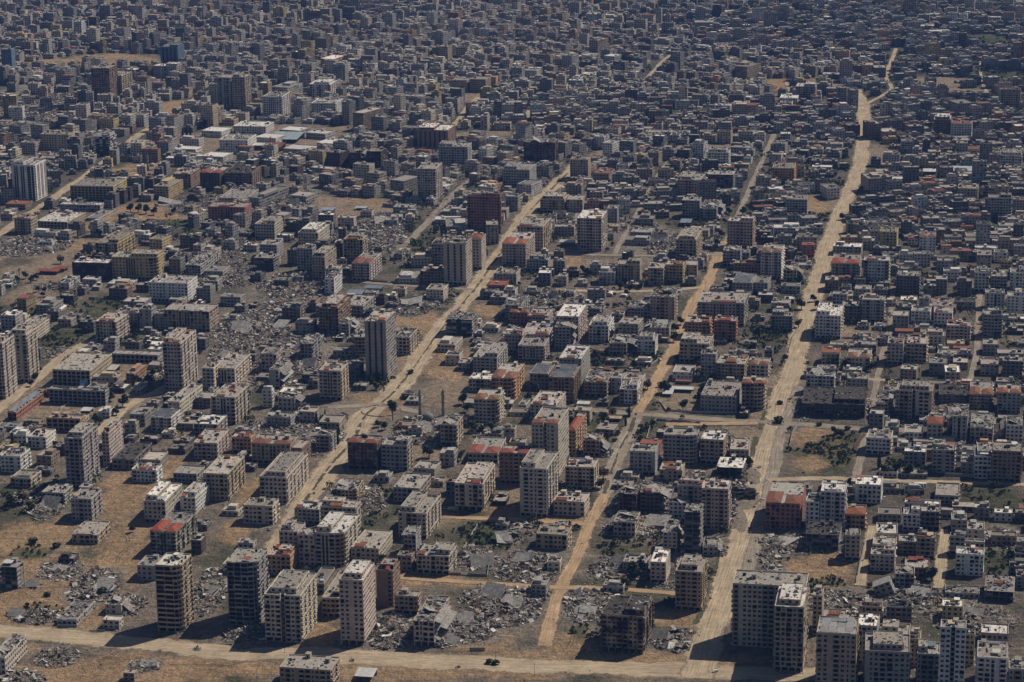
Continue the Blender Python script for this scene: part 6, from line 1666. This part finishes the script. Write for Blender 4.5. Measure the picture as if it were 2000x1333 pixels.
a = rs3.uniform(.4, .9, N2)*np.clip(S_/2, .35, 1); d1 = rs3.normal(0, 1, (N2, 3)); d1 /= np.linalg.norm(d1, axis=1)[:, None]; d2 = np.cross(d1, rs3.normal(0, 1, (N2, 3))); d2 /= np.linalg.norm(d2, axis=1)[:, None]; ctr = np.stack([cx, cy, cz], 1)
Q4 = np.stack([ctr-d1*a[:, None]-d2*a[:, None]*.7, ctr+d1*a[:, None]-d2*a[:, None]*.7, ctr+d1*a[:, None]+d2*a[:, None]*.7, ctr-d1*a[:, None]+d2*a[:, None]*.7], 1)
tm.add(Q4, 0, np.concatenate([np.array(GR)[rs3.randint(0, 4, N2)]*rs3.uniform(.7, 1.3, (N2, 1)), np.zeros((N2, 1))], 1))
tag(link('vegetation', tm.build('vegetation', ['leaf'])), 'dark dusty trees and scrub filling gaps between the houses', 'vegetation', kind='stuff')
# ---------------------------------------------------------------- vehicles, people, poles
def wheel_part(root, x, y, r=.33):
    m = MB(); n_ = 10
    m.tube((x-.11, y, r), (x+.11, y, r), r, 'plain', (.02, .02, .02), n_); m.tube((x-.13, y, r), (x+.13, y, r), r*.5, 'metal', (.3, .3, .3), 8); m.build('wheel', root)
def car(px, py, rz, c, lab, nm='parked_car', van=False):
    x, y = at(px, py); root = thing(nm, lab, 'van' if van else 'car', (x, y, .1), rz, 'vehicles on the dusty streets'); m = MB()
    prof = [(-2.1, .35), (-2.15, .75), (-1.9, .95), (-1.2, 1.02), (-.6, 1.45), (1.1, 1.45), (1.75, 1.0), (2.1, .95), (2.15, .4)] if not van else [(-2.3, .35), (-2.35, 1.0), (-1.9, 1.25), (-1.5, 1.95), (2.2, 1.98), (2.3, 1.7), (2.3, .4)]
    for a, b in zip(prof[:-1], prof[1:]): m.f([(-.85, a[0], a[1]), (-.85, b[0], b[1]), (.85, b[0], b[1]), (.85, a[0], a[1])], 'metal', c)
    m.f([(.85, a, b) for a, b in prof], 'metal', c); m.f([(-.85, a, b) for a, b in prof[::-1]], 'metal', c); m.f([(-.85, prof[0][0], .35), (.85, prof[0][0], .35), (.85, prof[-1][0], .35), (-.85, prof[-1][0], .35)], 'metal', c); m.build('body', root)
    for s in (-1, 1):
        m = MB(); q = [(s*.87, -1.0, 1.03), (s*.87, -.55, 1.38), (s*.87, 1.0, 1.38), (s*.87, 1.5, 1.03)]; m.f(q if s > 0 else q[::-1], 'glass', (.02,)*3); m.build('side_window', root)
    m = MB(); m.f([(-.75, -1.2, 1.06), (.75, -1.2, 1.06), (.75, -.64, 1.47), (-.75, -.64, 1.47)], 'glass', (.02,)*3); m.build('windscreen', root)
    for a in (-.8, .8):
        for b in (-1.35, 1.35): wheel_part(root, a, b)
WHT = (.7, .7, .68)
car(1397, 1313, 2.2, WHT, 'white car driving over the open dirt at the bottom crossroads'); car(1465, 1097, .2, (.2, .3, .28), 'small green and white car on the avenue'); car(1289, 703, .4, WHT, 'white car parked on the winding sandy street')
car(1725, 926, 1.4, WHT, 'white van parked under the shaded white block', 'parked_van', True); car(526, 1036, .3, (.25, .25, .25), 'dark car on the lower main street'); car(1140, 1000, .3, (.5, .48, .45), 'pale pickup on the sandy track', 'parked_van', True)
def trailer(px, py, L, lab):
    x, y = at(px, py); root = thing('site_trailer', lab, 'trailer', (x, y, 0), ROTZ); m = MB(); m.box(-L/2, L/2, -1.3, 1.3, .4, 2.9, 'metal', (.6, .6, .58)); m.build('body', root)
    for k in range(5): m = MB(); a = -L/2+L*(k+.3)/5; m.box(a, a+L*.1, -1.33, -1.3, 1.5, 2.3, 'glass', (.02,)*3); m.build('window', root)
    m = MB(); m.box(-L/2-.1, L/2+.1, -1.4, 1.4, 2.9, 3.05, 'metal', (.7, .7, .69)); m.build('roof', root)
trailer(1797, 951, 9, 'long white trailer on the lane by the white villa')
def cart(px, py, rz, lab, c):
    x, y = at(px, py); root = thing('motor_tricycle', lab, 'tricycle', (x, y, .12), rz, 'vehicles on the dusty streets'); m = MB()
    m.box(-.7, .7, -.3, 1.6, .6, .75, 'metal', c); m.box(-.7, -.65, -.3, 1.6, .75, 1.1, 'metal', c); m.box(.65, .7, -.3, 1.6, .75, 1.1, 'metal', c); m.build('cargo_bed', root)
    m = MB(); m.box(-.15, .15, -1.3, -.3, .55, .9, 'metal', (.25, .05, .04)); m.tube((0, -1.5, .35), (0, -1.3, 1.2), .05, 'metal', (.1, .1, .1)); m.tube((-.4, -1.25, 1.2), (.4, -1.25, 1.2), .04, 'metal', (.1, .1, .1)); m.build('cab_frame', root)
    wheel_part(root, 0, -1.5, .35); wheel_part(root, -.7, 1, .35); wheel_part(root, .7, 1, .35)
cart(687, 1292, -1.3, 'loaded motor tricycle heading along the dirt road', (.2, .18, .15)); cart(894, 1305, -1.2, 'red motor tricycle on the dirt road', (.3, .07, .05)); cart(614, 965, .4, 'dark cargo tricycle on the lower main street', (.12, .12, .13))
def person_mesh():
    me = bpy.data.meshes.new('person'); V = [(0, 0, .92), (0, 0, 1.15), (0, 0, 1.4), (0, 0, 1.52), (0, .02, 1.63), (0, .02, 1.72), (.1, 0, .88), (.12, -.08, .5), (.12, .05, .08), (.12, -.12, .04), (-.1, 0, .88), (-.12, .12, .5), (-.12, .25, .1), (-.12, .1, .04),
         (.2, 0, 1.4), (.27, .06, 1.13), (.27, -.06, .9), (.27, -.09, .82), (-.2, 0, 1.4), (-.27, -.05, 1.13), (-.25, -.2, .93), (-.25, -.24, .86)]
    E = [(0, 1), (1, 2), (2, 3), (3, 4), (4, 5), (0, 6), (6, 7), (7, 8), (8, 9), (0, 10), (10, 11), (11, 12), (12, 13), (2, 14), (14, 15), (15, 16), (16, 17), (2, 18), (18, 19), (19, 20), (20, 21)]
    me.from_pydata(V, E, []); o = bpy.data.objects.new('p', me); C.objects.link(o); o.modifiers.new('s', 'SKIN'); rad = [.15, .14, .17, .06, .1, .08, .1, .07, .05, .04, .1, .07, .05, .04, .07, .05, .04, .035, .07, .05, .04, .035]
    for i_, r in enumerate(rad): me.skin_vertices[0].data[i_].radius = (r, r*.85)
    me.skin_vertices[0].data[0].use_root = True; o.modifiers.new('b', 'SUBSURF').levels = 1
    dg = bpy.context.evaluated_depsgraph_get(); ev = bpy.data.meshes.new_from_object(o.evaluated_get(dg)); bpy.data.objects.remove(o); return ev
pm = person_mesh(); cloth = []
for nm, c in (('dark_cloth', (.03, .03, .035)), ('blue_cloth', (.06, .08, .14)), ('skin', (.32, .2, .14))):
    mt = bpy.data.materials.new(nm); mt.use_nodes = True; mt.node_tree.nodes['Principled BSDF'].inputs['Base Color'].default_value = (*c, 1); mt.node_tree.nodes['Principled BSDF'].inputs['Roughness'].default_value = .9; cloth.append(mt)
pm.materials.append(cloth[0]); pm.materials.append(cloth[2])
for p_ in pm.polygons: p_.material_index = 1 if p_.center.z > 1.53 else 0
for px, py, lab in [(81, 1251, 'person in dark clothes walking alone on the dirt road at left'), (1152, 1314, 'person in dark clothes walking the dirt road near the crossroads'), (802, 751, 'first of three people walking down the main street'), (806, 749, 'second of three people walking down the main street'), (800, 750, 'third of three people walking down the main street'),
                    (686, 1288, 'person riding behind the loaded tricycle'), (1280, 768, 'person in dark clothes on the winding street by the yard'), (1306, 820, 'person on the cross street by the garden wall'), (1308, 820, 'second person by the garden wall on the cross street'), (1391, 526, 'person walking the sandy street behind the villas'), (1565, 652, 'person walking on the avenue'), (1470, 930, 'person beside the fallen slabs'), (1472, 931, 'second person beside the fallen slabs'), (1385, 1315, 'person standing near the white car'), (1330, 565, 'person on the lane behind the villas'), (1135, 1036, 'person in brown on the sandy track'), (1138, 1036, 'second person on the sandy track')]:
    x, y = at(px, py); tag(link('person', pm, None, (x, y, .15), rng.random()*6.28), lab, 'person', 'people walking the dusty streets')
def pole(px, py, h, lab, arm=True, nm='street_lamp'):
    x, y = at(px, py); root = thing(nm, lab, 'lamp post' if arm else 'pole', (x, y, 0), ROTZ, 'street poles'); m = MB(); m.cyl(0, 0, 0, h, .13, 'metal', (.1, .095, .09), 6, .07); m.build('pole', root); m = MB()
    if arm: m.tube((0, 0, h-.1), (1.8, 0, h+.5), .06, 'metal', (.1, .095, .09)); m.box(1.6, 2.3, -.12, .12, h+.42, h+.55, 'metal', (.2, .2, .2)); m.build('lamp_arm', root)
    else: m.tube((-1.2, 0, h-.6), (1.2, 0, h-.6), .06, 'metal', (.1, .08, .06)); m.build('cross_arm', root)
for px, py, h, lab, arm in [(1044, 1322, 9, 'thin leaning pole at the bottom edge of the dirt road', False), (968, 1293, 9, 'thin pole by the hedge scrub', False), (556, 1276, 8, 'thin pole beside the slotted cream block', False), (711, 835, 9, 'street pole at the fork below the roundabout', True), (743, 832, 9, 'pole with cross arm at the roundabout', False), (309, 775, 11, 'tall pole in the red-rim tower shadow', False),
                            (1390, 815, 9, 'street lamp on the cross street', True), (1427, 818, 9, 'second street lamp on the cross street', True), (1372, 812, 13, 'tall pole beside the wide grey building', False), (1463, 828, 12, 'dark bent pole by the rounded corner block', False), (1376, 500, 10, 'tall lamp at the cross street end', True), (636, 495, 12, 'thin mast on the masted cream hall street', False), (1085, 828, 8, 'lamp on the weedy side street', True), (1273, 826, 8, 'lamp at the garden wall corner', True), (262, 990, 7, 'pole by the white hut in the sandy lane', False), (1378, 570, 10, 'pole by the street bend behind the villas', False), (803, 720, 8, 'lamp in the main street median', True), (455, 275, 34, 'very tall thin mast on the hospital grounds', False)]: pole(px, py, h, lab, arm, 'street_lamp' if arm else 'utility_pole')
# blue billboard
x, y = at(164, 762); root = thing('billboard', 'bright blue billboard standing before the vaulted school', 'billboard', (x, y, 0), ROTZ+.5); m = MB(); m.box(-3.5, 3.5, -.12, .12, 2.6, 9, 'plain', (.05, .32, .55)); m.build('board', root)
m = MB(); m.box(-3.2, 1.2, -.16, -.125, 4.6, 6.2, 'plain', (.5, .6, .65)); m.box(-3.2, 3.2, -.16, -.125, 7.2, 7.7, 'plain', (.5, .6, .65)); m.build('printed_band', root); m = MB(); m.box(-2.5, -2.2, -.1, .1, 0, 2.6, 'metal', (.2,)*3); m.box(2.2, 2.5, -.1, .1, 0, 2.6, 'metal', (.2,)*3); m.build('leg', root)
# stepped monument in the dirt road
x, y = at(386, 1268); root = thing('stepped_monument', 'small ringed stone monument on the dirt road roundabout', 'monument', (x, y, 0), ROTZ); m = MB()
for k, r in enumerate((3.2, 2.5, 1.8, 1.1)): m.cyl(0, 0, k*.45, k*.45+.43, r, 'wall', ((.4, .38, .34, 0), (.15, .14, .13, 0))[k % 2], 16)
m.build('stepped_base', root); m = MB(); m.cyl(0, 0, 1.8, 2.9, .5, 'wall', (.3, .28, .25, 0), 10, .25); m.build('finial', root)
# rings of kerb on the roundabouts
for px, py, r, lab in [(745, 803, 17, 'worn kerb ring of the main roundabout'), (1516, 827, 7, 'kerb ring of the small roundabout'), (530, 553, 9, 'kerb ring of the rubble strewn roundabout')]:
    x, y = at(px, py); m = MB(); n_ = 40
    for k in range(n_):
        if k % 7 == 3: continue
        a, b = 6.2832*k/n_, 6.2832*(k+1)/n_; m.prism([(r*math.cos(a), r*math.sin(a)), (r*math.cos(b), r*math.sin(b)), ((r-.4)*math.cos(b), (r-.4)*math.sin(b)), ((r-.4)*math.cos(a), (r-.4)*math.sin(a))][::1], 0, .75, 'wall', (.3, .27, .22, 0))
    tag(m.build('roundabout_kerb', None, (x, y, 0)), lab, 'kerb', 'roundabout kerbs')
# ---------------------------------------------------------------- haze
hz = MB(); hz.box(-9500, 9500, -2600, 14500, -1.0, 640, 'wall', (1, 1, 1)); o = hz.build('haze'); o.data.materials.clear()
hm = bpy.data.materials.new('dusty_air'); hm.use_nodes = True; t = hm.node_tree; t.nodes.clear(); out = t.nodes.new('ShaderNodeOutputMaterial'); pv = t.nodes.new('ShaderNodeVolumePrincipled')
pv.inputs['Color'].default_value = (.2, .41, 1, 1); pv.inputs['Density'].default_value = HAZE; pv.inputs['Anisotropy'].default_value = 0.0; t.links.new(pv.outputs[0], out.inputs['Volume']); o.data.materials.append(hm)
tag(o, 'pale blue haze over the far city', 'haze', kind='stuff')
